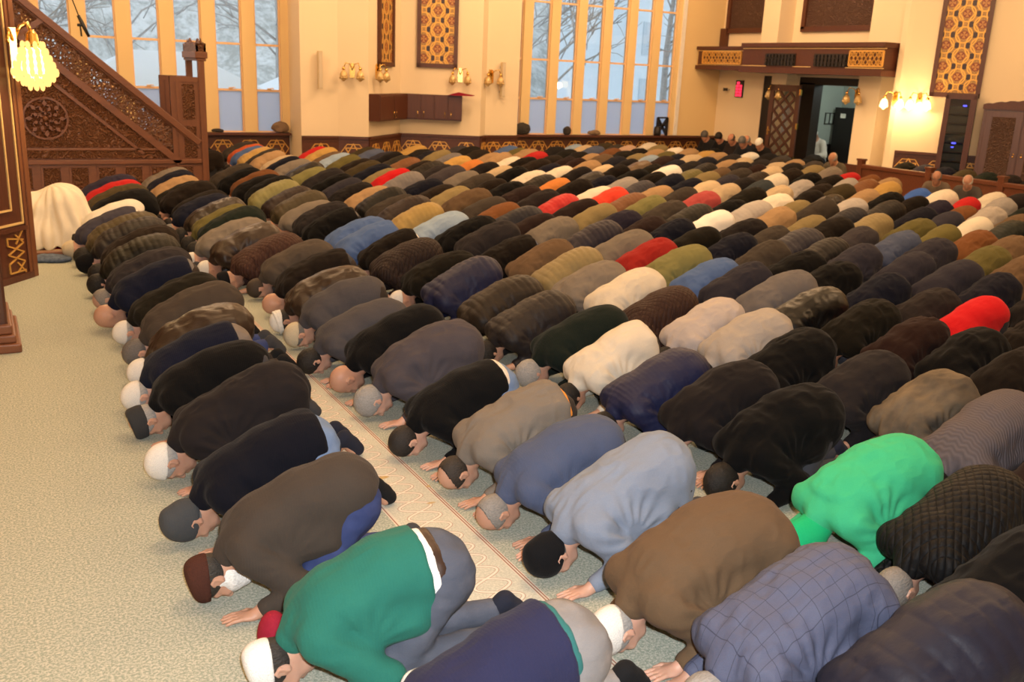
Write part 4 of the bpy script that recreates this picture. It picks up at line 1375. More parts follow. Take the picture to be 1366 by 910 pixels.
def bowed_man(i, p):
    rk, X, Y, col, sty, hd = p
    rgb, _ = PAL[col]
    j = rows[rk].index(i)
    near = (rk <= 2 and Y < 7.6) or (rk == 3 and Y < 4.5)
    mid = i < 110
    r = random.Random(1000 + i)
    if col in HEMS and near: sd0 = dict(STYLES[sty][0], short=HEMS[col])
    else: sd0 = STYLES[sty][0]
    if col == 'navyknit': sd0['sleeves'] = False
    if near and col == 'black' and hd == 'buzz_bk': sd0 = dict(sd0, short=0.27)
    if near and col == 'taupe' and hd == 'ring_bk': sd0 = dict(sd0, short=0.30)
    if sty == 'worn': sd0 = dict(sd0, short=0.30)
    tail = mid and not near and sty in ('sweater', 'jacket', 'leather') and i % 3 == 0
    if tail: sd0 = dict(sd0, short=0.31)
    arms = ('in', 'wide', 'fwd')[r.randrange(3)] if near else 'tuck'
    if near:
        o = bpy.data.objects.new('person', get(('body', arms), lambda: person_body('bowed_body', arms, 0.0065)))
    elif mid:
        o = bpy.data.objects.new('person', get(('bodym', arms), lambda: person_body('bowed_body', arms, 0.013, False)))
    else:
        hk = 'hair_plain_grey' if 'gr' in hd else 'hair_plain_white' if 'skull' in hd or 'kufi' in hd else 'hair_plain'
        o = bpy.data.objects.new('person', get(('bodyf', hk), lambda: far_body('bowed_body', M[hk])))
    link(o)
    sk = r.choice(SKINS)
    o.color = (*sk, 1)
    sc = r.uniform(0.88, 0.94)
    o.scale = (sc * r.uniform(0.98, 1.03), sc * 0.95, sc * r.uniform(0.97, 1.06))
    o.location = (X + r.uniform(-.02, .02), Y, 0.0)
    o.rotation_euler = (0, 0, math.radians(r.uniform(-5, 5)))
    tag(o, LABEL[i], 'person', 'worshippers bowed in rows')
    _, mat, word = STYLES[sty]; sd = sd0
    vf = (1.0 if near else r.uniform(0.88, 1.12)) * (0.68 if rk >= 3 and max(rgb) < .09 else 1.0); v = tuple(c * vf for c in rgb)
    if near or i < 40 or 'short' in sd0 and not tail:
        me = jacket_mesh('jacket', sd, arms, 100 + i, 0.0105 if i < 16 else 0.013)
        me.materials[0] = M[mat]
    else:
        s = i % 4
        def mk():
            m_ = jacket_mesh('jacket', sd, arms, 10 + s, 0.0135 if mid else 0.021); m_.materials[0] = M[mat]; return m_
        me = get(('jk', sty, s, arms, mid, tail), mk)
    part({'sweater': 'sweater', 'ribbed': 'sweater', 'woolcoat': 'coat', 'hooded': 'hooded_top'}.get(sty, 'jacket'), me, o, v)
    if mid:
        tc_ = ((.14, .21, .36) if hd == 'buzz_bk' and rk == 2 else JEANS.get(col)) if near else None
        part('trousers', get('trousers', lambda: trousers_mesh('trousers')), o, tc_ or r.choice([(.02, .02, .024), (.03, .03, .034), (.05, .05, .06), (.035, .028, .024)]), 'denim' if tc_ else 'wool')
        hk, hc, _ = HEADS[hd]
        if hk:
            part({'skullcap': 'cap', 'kufi': 'cap', 'flat': 'cap', 'band': 'cap', 'beanie': 'beanie', 'hood': 'hood'}.get(hk, 'hair'), get(('hd', hk), lambda: head_wear(hk, hk)), o, hc)
            if near and hk in ('skullcap', 'kufi', 'beanie', 'flat', 'band'):
                part('hair', get(('hd', 'ring'), lambda: head_wear('ring', 'ring')), o, r.choice([(.03, .025, .02), (.30, .29, .28), (.16, .15, .14)]) if hd not in ('skull_wh', 'kufi_wh') else (.34, .33, .32) if hd == 'skull_wh' else (.025, .02, .017))
        if near or rk <= 2:
            sc_ = r.choice([(.012, .012, .013), (.02, .022, .035), (.05, .05, .055)])
            for k in (-1, 1): part('sock', get(('sock', k), lambda: sock_mesh('sock', k)), o, sc_)
    # what only some wear
    if near:
        if col == 'browngrey' and rk == 1 and hd == 'kufi_br':
            part('beard', get('beard', lambda: head_wear('beard', 'beard')), o, (.78, .76, .73))
        if col == 'green':
            part('undershirt', get('us1', lambda: shirt_tail_mesh('undershirt', 0.225, -0.004)), o, (.80, .79, .77))
            part('belt', get('us2', lambda: shirt_tail_mesh('belt', 0.26, -0.009, 0.06)), o, (.035, .018, .012), 'leather')
        if col == 'navyknit':
            part('undershirt', get('us3', lambda: shirt_tail_mesh('undershirt', 0.225, -0.002)), o, (.03, .13, .13))
            for k in (-1, 1): part('sleeve', get(('slv', k), lambda: sleeve_mesh('sleeve', k, arms)), o, (.68, .72, .78))
        if col == 'taupe' and hd == 'ring_bk':
            part('undershirt', get('us4', lambda: shirt_tail_mesh('undershirt', 0.325, 0.004)), o, (.72, .27, .04))
        if col == 'black' and hd == 'buzz_bk':
            part('undershirt', get('us5', lambda: shirt_tail_mesh('undershirt', 0.31, -0.002)), o, (.60, .55, .48))
    if sty == 'worn':
        part('undershirt', get('us4', lambda: shirt_tail_mesh('undershirt', 0.325, 0.004)), o, (.70, .12, .03))
    if tail or (near and i % 3 == 1 and 'short' not in sd0 and False):
        part('undershirt', get('us6', lambda: shirt_tail_mesh('undershirt', 0.345, 0.002)), o, r.choice([(.7, .68, .64), (.10, .12, .2), (.16, .15, .15), (.5, .45, .36), (.12, .06, .04), (.05, .05, .055)]))
    return o

for i, p in enumerate(IND): bowed_man(i, p)

def crowd():
    """the farthest rows, too many and too small to count: one object, each cloth with its own colour"""
    vs, qs, cs = [], [], []
    base = 0
    pool = []
    for s in range(4):
        jm = jacket_mesh('tmp', STYLES['jacket'][0], 'tuck', 50 + s, 0.03)
        bm_v, bm_q = body_mesh('tmp', 'tuck', 0.03, False)
        jv = np.empty(len(jm.vertices) * 3, np.float32); jm.vertices.foreach_get('co', jv); jv = jv.reshape(-1, 3)
        jq = np.empty(len(jm.polygons) * 4, np.int32); jm.polygons.foreach_get('vertices', jq); jq = jq.reshape(-1, 4)
        bpy.data.meshes.remove(jm)
        pool.append((jv, jq, bm_v, bm_q))
    for i, p in enumerate(PEOPLE[N_BODIES:]):
        r = random.Random(5000 + i)
        jv, jq, bv, bq = pool[i % 4]
        a = math.radians(r.uniform(-5, 5)); ca, sa = math.cos(a), math.sin(a)
        s = r.uniform(0.88, 0.96)
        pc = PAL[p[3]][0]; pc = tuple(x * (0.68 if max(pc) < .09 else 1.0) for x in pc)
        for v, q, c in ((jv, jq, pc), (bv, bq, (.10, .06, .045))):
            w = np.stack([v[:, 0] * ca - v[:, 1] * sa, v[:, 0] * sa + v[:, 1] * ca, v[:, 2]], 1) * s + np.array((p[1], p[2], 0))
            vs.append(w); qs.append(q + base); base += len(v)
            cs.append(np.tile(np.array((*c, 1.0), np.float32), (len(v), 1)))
    t = NT('crowd_cloth')
    at = t.n('ShaderNodeAttribute'); at.attribute_name = 'cloth'
    n = t.noise(t.coord(), 8)
    t.bsdf(t.mix(t.math('MULTIPLY', n, .5), at.outputs['Color'], t.mix(1.0, at.outputs['Color'], (.6, .6, .6), 'MULTIPLY')), .85, 0, None, .2)
    me = np_mesh('crowd', np.concatenate(vs), np.concatenate(qs), [t.m])
    ca = me.color_attributes.new('cloth', 'FLOAT_COLOR', 'POINT')
    ca.data.foreach_set('color', np.concatenate(cs).ravel())
    o = link(bpy.data.objects.new('crowd', me))
    tag(o, 'farthest rows of bowed worshippers massed along the back walls', 'crowd', None, 'stuff')
crowd()
# ---------------------------------------------------------------- the shell
WY = 20.5; BX = 17.85; TOP = 7.6
m = MB(); m.add([(-2.6, -6, 0), (34, -6, 0), (34, 24, 0), (-2.6, 24, 0)], [(0, 1, 2, 3)]); m.build('floor', 'carpet', kind='structure')
m = MB(); m.box((-2.6, -6, TOP), (34, 24, TOP + .2)); m.build('ceiling', 'ceiling_white', kind='structure')
m = MB(); m.box((-2.8, -6, 0), (-2.6, 24, TOP)); m.build('wall_front', 'plaster', kind='structure')
m = MB(); m.box((-2.6, -6.2, 0), (34, -6, TOP)); m.build('wall_near', 'plaster', kind='structure')
LW = [(.785 + .805 * i - .805, .24) for i in range(0, 8)]          # centres and half widths of the left panes
LW = [(c + .0, h_) for c, h_ in [(-.10 + .805 * i, .24) for i in range(-2, 8)]]
RW = [(11.42 + .767 * i, .23) for i in range(7)]
WTOP = 6.4
m = MB()
def wall_run(x0, x1, wins):
    m.box((x0, WY, 0), (x1, WY + .13, .69)); m.box((x0, WY, WTOP), (x1, WY + .13, TOP))
    edges = [x0] + [e for c, h_ in wins for e in (c - h_ - .03, c + h_ + .03)] + [x1]
    for a, b in zip(edges[::2], edges[1::2]):
        if b - a > .01: m.box((a, WY, .69), (b, WY + .13, WTOP), 1)
wall_run(-2.6, 5.98, LW); wall_run(11.1, 18.3, RW)
m.build('wall_far', ['plaster', 'plaster_pier'], kind='structure')
wn = 0
def window(c, hw):
    global wn
    wn += 1
    r = empty('window_%d' % wn, (c, WY + .24, .69)); r['kind'] = 'structure'
    f = MB()
    for s in (-1, 1): f.box((c + s * (hw + .03), WY + .05, .69), (c + s * (hw), WY + .12, WTOP))
    rails = [.69, 1.55, 2.47, 3.80, 5.10, WTOP - .03]
    for z in rails: f.box((c - hw, WY + .05, z - .022), (c + hw, WY + .12, z + .022))
    f.box((c - hw - .03, WY - .02, .665), (c + hw + .03, WY + .05, .692))
    f.build('window_frame', 'frame_paint', r)
    g = MB(); g.box((c - hw, WY + .08, .71), (c + hw, WY + .09, 1.53)); g.build('frosted_pane', 'frosted_glass', r)
    g = MB(); g.box((c - hw, WY + .08, 1.57), (c + hw, WY + .088, WTOP - .05)); g.build('pane', 'window_glass', r)
    if wn % 1 == 0:
        k = MB(); k.box((c - .03, WY + .02, 1.572), (c + .05, WY + .05, 1.60)); k.tube([(c, WY + .04, 1.585), (c + .06, WY + .01, 1.60), (c + .10, WY, 1.595)], .012, 6); k.build('window_handle', 'frame_paint', r)
for c, h_ in LW[1:]: window(c, h_)
for c, h_ in RW: window(c, h_)

NICHE = [(5.98, WY + .4), (5.94, 19.6), (6.74, 19.6), (7.32, 19.35), (8.58, 20.65), (10.22, 19.8), (10.5, 20.1), (11.4, 20.15), (11.4, WY + .4), (8.7, 22.0)]
m = MB(); m.plan(NICHE, 0, TOP); m.build('wall_niche', 'plaster', kind='structure')

# right: the pier with the star panel and the long wall behind the side section
PA = (17.25, 13.95); PD = (.545, -.8384)
m = MB(PA, PD)
m.box((0, -.5, 0), (26, 0, TOP)); m.build('wall_right', 'plaster', kind='structure')
m = MB(); m.plan([(17.25, 13.95), (17.2, 14.05), (17.22, 14.2), (18.6, 14.6), (18.6, 13.2), (17.7, 13.2)], 0, TOP); m.build('wall_pier', 'plaster', kind='structure')
# back wall round the doorway
m = MB()
m.box((BX, 18.78, 0), (BX + .3, WY + .1, 4.9)); m.box((BX, 18.5, 2.33), (BX + .3, 18.78, 4.9)); m.box((BX, 17.0, 2.33), (BX + .3, 18.5, 4.9)); m.box((BX, 17.5, 0), (BX + .3, 18.5, 2.33))
m.box((BX, 14.2, 2.33), (BX + .3, 17.0, 4.9)); m.box((BX, 14.2, 0), (BX + .3, 15.62, 2.33)); m.box((BX, 14.2, 4.9), (BX + .3, WY + .1, TOP))
m.build('wall_back', 'plaster', kind='structure')
m = MB(); m.box((BX - .36, 17.62, 0.42), (BX, 18.02, 2.44)); m.build('trim_1', 'plaster', kind='structure')
m = MB(); m.box((BX - .40, 14.75, 0.45), (BX, 15.36, 2.44)); m.build('trim_2', 'plaster', kind='structure')
m = MB(); m.box((BX - .42, 17.6, 0), (BX, 18.04, .42)); m.box((BX - .44, 14.7, 0), (BX, 15.4, .45)); m.build('baseboard_back', 'mahogany_flat', kind='structure')
m = MB(); m.box((BX + .02, 18.50, 0), (BX + .25, 18.78, 2.33)); m.build('dark_slot_fill', 'black_wood', kind='structure')  # black slab standing for the shade inside a dark opening
# hall beyond the doorway
m = MB(); m.box((21.6, 12.9, 0), (21.75, 19.6, 2.9)); m.box((BX + .3, 19.5, 0), (21.6, 19.6, 2.9)); m.box((BX + .3, 12.9, 0), (21.6, 13.0, 2.9)); m.build('wall_lobby', 'teal_wall', kind='structure')
m = MB(); m.box((21.55, 13.0, 0), (21.6, 19.46, .55)); m.box((BX + .3, 19.46, 0), (21.6, 19.5, .55)); m.build('baseboard_lobby', 'black_wood', kind='structure')
m = MB(); m.box((BX + .3, 13.0, 2.9), (21.75, 19.6, 3.0)); m.build('trim_5', 'ceiling_white', kind='structure')
m = MB()                                                      # lining of the doorway
m.box((BX - .03, 15.62, 2.16), (BX + .3, 17.5, 2.33)); m.box((BX - .03, 17.0, 0), (BX + .25, 17.5, 2.2)); m.box((BX - .03, 15.58, 0), (BX + .3, 15.68, 2.2))
m.build('trim_6', 'black_wood', kind='structure')
m = MB(); m.box((BX - .05, 15.36, 2.36), (BX, 17.62, 2.44)); m.build('trim_7', 'plaster_beige', kind='structure')
# white conduit on the far wall
m = MB(); m.box((16.42, WY - .05, .7), (16.52, WY, 6.0)); m.build('trim_8', 'white_paint', kind='structure')

# panelled dado with gold star inlay
def star_pts(cx, cz, R):
    o = [(cx + R * math.sin(PI * k / 3), cz + R * math.cos(PI * k / 3)) for k in range(6)]
    return o
def dado(n, a, b, h_=.69, ledge=.075):
    d = Vector((b[0] - a[0], b[1] - a[1])); L = d.length
    r = empty('baseboard_%s' % n, (a[0], a[1], 0)); r['kind'] = 'structure'
    m = MB(a, d)
    m.box((0, 0, 0), (L, .04, h_)); m.box((-.0, 0, h_ - .05), (L, ledge, h_)); m.box((0, .04, h_ - .12), (L, .05, h_ - .10)); m.build('dado_panel', 'mahogany_flat', r)
    g = MB(a, d)
    k = max(1, round(L / .56))
    for i in range(k):
        cx = L * (i + .5) / k; cz = h_ - .34; R = .19
        p = star_pts(cx, cz, R)
        for q in ((0, 2), (2, 4), (4, 0), (1, 3), (3, 5), (5, 1)): g.bar(p[q[0]], p[q[1]], .022, .04, .052)
        h6 = [(cx + .26 * math.sin(PI * j / 3 + PI / 6), cz + .2 * math.cos(PI * j / 3 + PI / 6)) for j in range(6)]
        for j in range(6): g.bar(h6[j], h6[(j + 1) % 6], .016, .04, .05)
    if k: g.build('star_inlay', 'gold_paint', r)
dado('left', (-2.6, WY), (5.94, WY), .69, .2)
segs = [((5.94, 19.6), (6.74, 19.6)), ((6.74, 19.6), (7.32, 19.35)), ((7.32, 19.35), (8.58, 20.65)), ((8.58, 20.65), (10.22, 19.8)), ((10.22, 19.8), (10.5, 20.1)), ((10.5, 20.1), (11.4, 20.15))]
for i, (a, b) in enumerate(segs): dado('niche_%d' % (i + 1), a, b)
dado('right', (11.4, WY), (17.85, WY), .69, .2)
dado('pier', PA, (PA[0] + PD[0] * 2.4, PA[1] + PD[1] * 2.4), .88)
m = MB((BX, WY), (0, -1)); m.box((0, 0, 0), (1.72, .03, .6)); m.build('baseboard_end', 'mahogany_flat', kind='structure')

# ---------------------------------------------------------------- gallery over the doorway
g = empty('gallery_balcony', (17.1, 17.5, 2.42)); tag(g, 'dark wooden gallery balcony with gold lattice grilles over the doorway', 'balcony')
GA = (17.02, 20.47); GB = (16.87, 18.58)                      # x runs towards the viewer's right, y into the hall
m = MB(GA, (0, -1))
m.box((0, -.82, 2.45), (1.9, 0, 2.99)); m.box((-.02, -.81, 2.93), (1.88, .05, 3.01)); m.box((-.02, -.81, 2.43), (1.88, .05, 2.53)); m.build('side_fascia', 'mahogany_flat', g)
m = MB(GB, (0, -1))
m.box((0, -.97, 2.43), (4.30, 0, 3.04)); m.box((-.02, -.96, 2.98), (4.34, .06, 3.08)); m.box((-.02, -.96, 2.39), (4.34, .06, 2.51)); m.build('main_fascia', 'mahogany_flat', g)
m = MB(GA, (0, -1)); m.box((0, .0, 2.895), (1.9, .012, 2.91)); m.box((0, 0, 2.545), (1.9, .012, 2.555)); m.box((0, .0, 2.52), (.015, .012, 2.94)); m.build('gold_line', 'pale_gold', g)
m = MB(GB, (0, -1)); m.box((0, 0, 2.945), (4.36, .012, 2.962)); 
for a, b in ((.02, .85), (1.72, 2.28), (3.3, 4.34)): m.box((a, 0, 2.54), (b, .012, 2.556))
m.build('gold_line', 'pale_gold', g)
def grille(org, x0, x1, z0, z1, n):
    q = MB(org, (0, -1))
    for a, b in (((x0, z0), (x1, z0)), ((x0, z1), (x1, z1)), ((x0, z0), (x0, z1)), ((x1, z0), (x1, z1))): q.bar(a, b, .035, 0, .03)
    w = (x1 - x0) / n; zc = (z0 + z1) / 2
    for i in range(n):
        cx = x0 + w * (i + .5)
        for a, b in (((cx - w / 2, z0), (cx + w / 2, z1)), ((cx - w / 2, z1), (cx + w / 2, z0)), ((cx, z0), (cx, z1)), ((cx - w / 2, zc), (cx, z1)), ((cx, z1), (cx + w / 2, zc)), ((cx + w / 2, zc), (cx, z0)), ((cx, z0), (cx - w / 2, zc))): q.bar(a, b, .016, 0, .022)
    q.build('lattice_grille', 'gold_paint', g)
grille(GA, .22, 1.68, 2.585, 2.875, 6); grille(GB, 3.40, 4.30, 2.59, 2.90, 4)
for x0 in (.82, 2.38):
    q = MB(GB, (0, -1))
    q.box((x0, 0, 2.56), (x0 + .98, .02, 2.84))
    for k in range(3):
        for j in range(9): q.box((x0 + .02 + j * .107, .02, 2.575 + k * .09), (x0 + .095 + j * .107, .06, 2.635 + k * .09))
    q.build('louvre', 'black_wood', g)
m = MB(); m.box((17.72, 20.26, 3.01), (17.84, 20.48, 3.5)); m.build('end_post', 'mahogany', g)
# upper lattice screens and column
def screen(y0, y1, lab):
    r = empty('lattice_screen', (BX, (y0 + y1) / 2, 3.5)); tag(r, lab, 'screen', 'lattice screens of the gallery')
    q = MB((BX, y0), (0, -1)); L = y0 - y1
    for a, b in (((0, 3.44), (L, 3.44)), ((0, 4.8), (L, 4.8)), ((.06, 3.44), (.06, 4.8)), ((L - .03, 3.44), (L - .03, 4.8))): q.bar(a, b, .12, 0, .08)
    q.build('frame', 'mahogany_flat', r)
    q = MB((BX, y0), (0, -1)); q.box((.05, 0, 3.4), (L - .03, .03, 4.8)); q.build('lattice_panel', 'dark_carved', r)
screen(20.35, 18.55, 'carved dark lattice screen above the balcony, beside the window corner')
screen(17.65, 15.2, 'carved dark lattice screen above the balcony, over the doorway')
m = MB(); m.box((BX - .5, 17.95, 3.0), (BX, 18.52, TOP)); m.build('trim_9', 'plaster', kind='structure')
m = MB(); m.box((BX - .45, 14.3, 3.0), (BX, 15.2, TOP)); m.build('trim_10', 'plaster', kind='structure')

# doorway leaves
def door_leaf(n, y0, y1, x, sw=0.0):
    r = empty('door_%d' % n, (x, y0, 0)); r['kind'] = 'structure'; 
    w = abs(y1 - y0)
    d = (math.sin(sw), math.copysign(math.cos(sw), y1 - y0))
    q = MB((x, y0), d); s = 1 if q.uy.x < 0 else -1
    q.box((0, 0, .02), (.12, s * .05, 2.13)); q.box((w - .12, 0, .02), (w, s * .05, 2.13)); q.box((0, 0, 1.98), (w, s * .05, 2.13)); q.box((0, 0, .02), (w, s * .05, .28)); q.build('door_frame', 'dark_door', r)
    q = MB((x, y0), d)
    n_ = 8; p = (w - .24) / 2.4
    zz = .28
    a0 = .12; a1 = w - .12
    k = -6
    while k < 14:
        for sg in (1, -1):
            c0 = .28 + k * .30
            pts = []
            xa, za, xb, zb = a0, (c0 if sg > 0 else c0 + (a1 - a0)), a1, (c0 + (a1 - a0) if sg > 0 else c0)
            if zb != za:
                t0, t1 = 0.0, 1.0
                dz = zb - za
                for lim in (.28, 1.98):
                    tt = (lim - za) / dz
                    if (dz > 0) == (lim == .28): t0 = max(t0, tt)
                    else: t1 = min(t1, tt)
                if t1 - t0 > .03: q.bar((xa + (xb - xa) * t0, za + dz * t0), (xa + (xb - xa) * t1, za + dz * t1), .05, s * .005, s * .045)
        k += 1
    q.build('diamond_lattice', 'dark_door', r)
    q = MB((x, y0), d); q.box((.1, s * .015, .2), (w - .1, s * .02, 2.0)); q.build('door_glass', 'window_glass', r)
    q = MB((x, y0), d); q.box((w - .075, s * .05, .92), (w - .045, s * .06, 1.12)); q.tube([(w - .06, s * .06, 1.03), (w - .06, s * .10, 1.03), (w - .18, s * .10, 1.03)], .012, 6); q.build('door_handle', 'brass', r)
    q = MB((x, y0), d)
    for z in (1.1, 1.9, .3): q.box((-.02, s * .01, z), (.02, s * .065, z + .14))
    q.build('hinge', 'brass', r)
door_leaf(1, 17.02, 17.92, BX - .42, -.12)
door_leaf(2, 15.66, 14.9, BX + .05, PI / 2 - .25)
r = empty('lobby_cupboard', (21.3, 18.7, 0)); tag(r, 'black cupboard with a small notice standing in the lobby beyond the doorway', 'cupboard')
m = MB(); m.box((21.2, 17.4, 0), (21.54, 19.35, 1.58)); m.build('carcass', 'black_wood', r)
m = MB(); m.box((21.18, 18.95, 1.3), (21.2, 19.12, 1.42)); m.build('notice', 'paper', r)
m = MB(); m.box((21.185, 18.4, .1), (21.2, 18.43, 1.55)); m.build('door_gap', 'mahogany', r)
r = empty('picture_frame', (21.2, 19.48, 1.1)); tag(r, 'small three-part framed picture on the grey lobby wall', 'picture')
m = MB((20.98, 19.5), (1, 0))
for k in range(3): m.box((k * .17, 0, 1.10), (k * .17 + .16, .03, 1.42))
m.build('frame', 'black_wood', r)
m = MB((20.98, 19.5), (1, 0))
for k in range(3): m.box((k * .17 + .02, .03, 1.125), (k * .17 + .14, .034, 1.395))
m.build('print', 'teal_wall', r)

# ---------------------------------------------------------------- star panels
def star_board(org, d, s0, s1, z0, z1, lab):
    a = Vector((org[0], org[1], 0)) + Vector((d[0], d[1], 0)).normalized() * ((s0 + s1) / 2)
    dv = Vector((d[0], d[1], 0)).normalized()
    r = empty('star_panel', (a.x, a.y, z0), math.atan2(dv.y, dv.x), lab, 'wall panel', 'gold star panels')
    w = (s1 - s0) / 2
    q = MB(); t = -1                                           # local: x along the wall, -y into the room
    for lo, hi in (((-w, 0, 0), (-w + .09, -.07, z1 - z0)), ((w - .09, 0, 0), (w, -.07, z1 - z0)), ((-w, 0, 0), (w, -.07, .09)), ((-w, 0, z1 - z0 - .09), (w, -.07, z1 - z0))): q.box(lo, hi)
    o = q.build('frame', 'mahogany_flat', r); o.matrix_parent_inverse = Matrix()
    q = MB(); q.box((-w + .08, 0, .08), (w - .08, -.035, z1 - z0 - .08)); o = q.build('star_lattice', 'star_panel', r); o.matrix_parent_inverse = Matrix()
    return r
star_board((7.32, 19.35), (1.26, 1.3), .46, 1.31, 2.15, 5.6, 'narrow-looking gold star panel in the niche, left of its twin')
star_board((8.58, 20.65), (1.64, -.85), .37, 1.29, 2.17, 5.6, 'gold star panel on the niche wall above the wall cabinet')
star_board((PA[0] + .0, PA[1]), PD, .50, 1.46, 2.03, 5.6, 'large gold star panel on the right wall above the rack')

# ---------------------------------------------------------------- sconces
def sconce(org, d, s, z, lit, lab, group='crystal wall lamps', out=.0):
    dv = Vector((d[0], d[1], 0)).normalized()
    a = Vector((org[0], org[1], 0)) + dv * s
    r = empty('wall_lamp', (a.x, a.y, z), math.atan2(dv.y, dv.x), lab, 'wall lamp', group)
    q = MB(); q.prism([(-.05, -.14), (.05, -.14), (.06, 0), (.045, .14), (0, .17), (-.045, .14), (-.06, 0)], 0, -.03); o = q.build('back_plate', 'brass', r); o.matrix_parent_inverse = Matrix()
    for k in (-1, 1):
        q = MB(); q.tube([(0, -.03, .02), (k * .05, -.08, .14), (k * .13, -.14, .16), (k * .17, -.16, .06)], .011, 6); q.ball((k * .17, -.16, .045), .035); o = q.build('arm', 'brass', r); o.matrix_parent_inverse = Matrix()
        q = MB(); q.lathe((k * .17, -.16, -.14), [(.03, .15), (.055, .12), (.075, .08), (.082, .03), (.07, -.02), (.04, -.05), (.012, -.075)], 14)
        for i in range(9):
            an = 2 * PI * i / 9; q.ball((k * .17 + .075 * math.cos(an), -.16 + .075 * math.sin(an), -.14), (.018, .018, .03), 0, 4)
        o = q.build('glass_shade', 'lamp_glow' if lit else 'crystal', r); o.matrix_parent_inverse = Matrix()
    if lit:
        l = bpy.data.lights.new('wall_lamp_light', 'POINT'); l.energy = 24; l.color = (1, .66, .30); l.shadow_soft_size = .1
        lo = bpy.data.objects.new('wall_lamp_light', l); COL.objects.link(lo); p = a + Vector((dv.y, -dv.x, 0)) * .34; lo.location = (p.x, p.y, z - .14)
    return r
sconce((6.74, 19.6), (.58, -.25), .30, 2.03, False, 'unlit brass wall lamp on the niche, leftmost of its four')
sconce((7.32, 19.35), (1.26, 1.3), .42, 2.03, False, 'unlit brass wall lamp below the narrow-looking star panel')
sconce((8.58, 20.65), (1.64, -.85), 1.36, 2.02, False, 'unlit brass wall lamp at the lower right of the niche star panel')
sconce((10.5, 20.1), (.9, .05), .12, 2.02, False, 'unlit brass wall lamp beside the beige column loudspeaker right of the niche')
sconce((BX - .36, 18.02), (0, -1), .18, 1.97, False, 'unlit brass wall lamp on the pillar left of the open door')
sconce((BX - .40, 15.36), (0, -1), .02, 1.97, False, 'unlit brass wall lamp on the pillar right of the doorway')
sconce((17.2, 14.12), (.3, -.9), .02, 1.93, True, 'lit brass wall lamp on the pier edge right of the doorway')
sconce(PA, PD, .33, 1.93, True, 'brightly lit brass wall lamp below the large star panel')

# column loudspeakers
def speaker(org, d, s, z0, z1, lab):
    dv = Vector((d[0], d[1], 0)).normalized(); a = Vector((org[0], org[1], 0)) + dv * s
    r = empty('column_loudspeaker', (a.x, a.y, z0), math.atan2(dv.y, dv.x), lab, 'loudspeaker', 'beige column loudspeakers')
    q = MB(); q.box((-.045, -.06, 0), (.045, -.16, z1 - z0)); o = q.build('cabinet', 'beige_plastic', r, .008); o.matrix_parent_inverse = Matrix()
    q = MB(); q.box((-.034, -.16, .03), (.034, -.166, z1 - z0 - .03)); o = q.build('front_grille', 'plaster_beige', r); o.matrix_parent_inverse = Matrix()
    q = MB(); q.box((-.02, 0, .1), (.02, -.06, .14)); q.box((-.02, 0, z1 - z0 - .14), (.02, -.06, z1 - z0 - .1)); o = q.build('bracket', 'grey_metal', r); o.matrix_parent_inverse = Matrix()
speaker((5.94, 19.6), (1, 0), .38, 1.65, 2.4, 'beige column loudspeaker on the niche front beside the left windows')
speaker((10.5, 20.1), (.9, .05), .38, 1.57, 2.36, 'beige column loudspeaker on the niche front beside the right windows')

# wall cabinet folded into the niche corner
r = empty('wall_cabinet', (8.58, 20.4, 1.0)); tag(r, 'dark red wooden wall cabinet fitted round the niche corner', 'cabinet')
n1 = Vector((.718, -.696)); n2 = Vector((-.461, -.887)); D = .24
q0 = Vector((7.32, 19.35)) + n1 * 0 + Vector((.696, .718)) * .02; c0 = Vector((8.58, 20.65)); q1 = Vector((8.58, 20.65)) + Vector((.887, -.461)) * 1.42
# inner corner of the two front planes
den = .696 * -.461 - .718 * .887
def meet(p, d, q, e):
    cr = d.x * e.y - d.y * e.x; w = q - p; return p + d * ((w.x * e.y - w.y * e.x) / cr)
ci = meet(q0 + n1 * D, Vector((.696, .718)), q1 + n2 * D, Vector((.887, -.461)))
m = MB(); m.plan([tuple(q0), tuple(q0 + n1 * D), tuple(ci), tuple(q1 + n2 * D), tuple(q1), tuple(c0)], 1.02, 1.58); m.build('carcass', 'mahogany', r)
def cdoors(a, b, nv, k):
    d = (b - a); L = d.length; w = L / k
    for i in range(k):
        q = MB(tuple(a), tuple(d)); q.box((w * i + .012, 0, 1.05), (w * (i + 1) - .012, .02, 1.55)); dd = q.build('door', 'mahogany', r, .004)
        q = MB(tuple(a), tuple(d)); x = w * (i + 1) - .07 if i % 2 == 0 else w * i + .07
        q.tube([(x, .02, 1.09), (x, .045, 1.10), (x, .045, 1.20), (x, .02, 1.21)], .009, 6); h_ = q.build('handle', 'brass', dd)
cdoors(q0 + n1 * D, ci, n1, 2); cdoors(ci, q1 + n2 * D, n2, 4)
q = MB((9.45, 19.95), (.887, -.461)); q.prism([(0, 1.585), (.55, 1.585), (.62, 1.605), (.42, 1.63), (.25, 1.66), (.12, 1.625)], 0, .16); o = q.build('folded_cloth', 'burgundy'); tag(o, 'dark folded cloth lying on top of the wall cabinet', 'cloth')

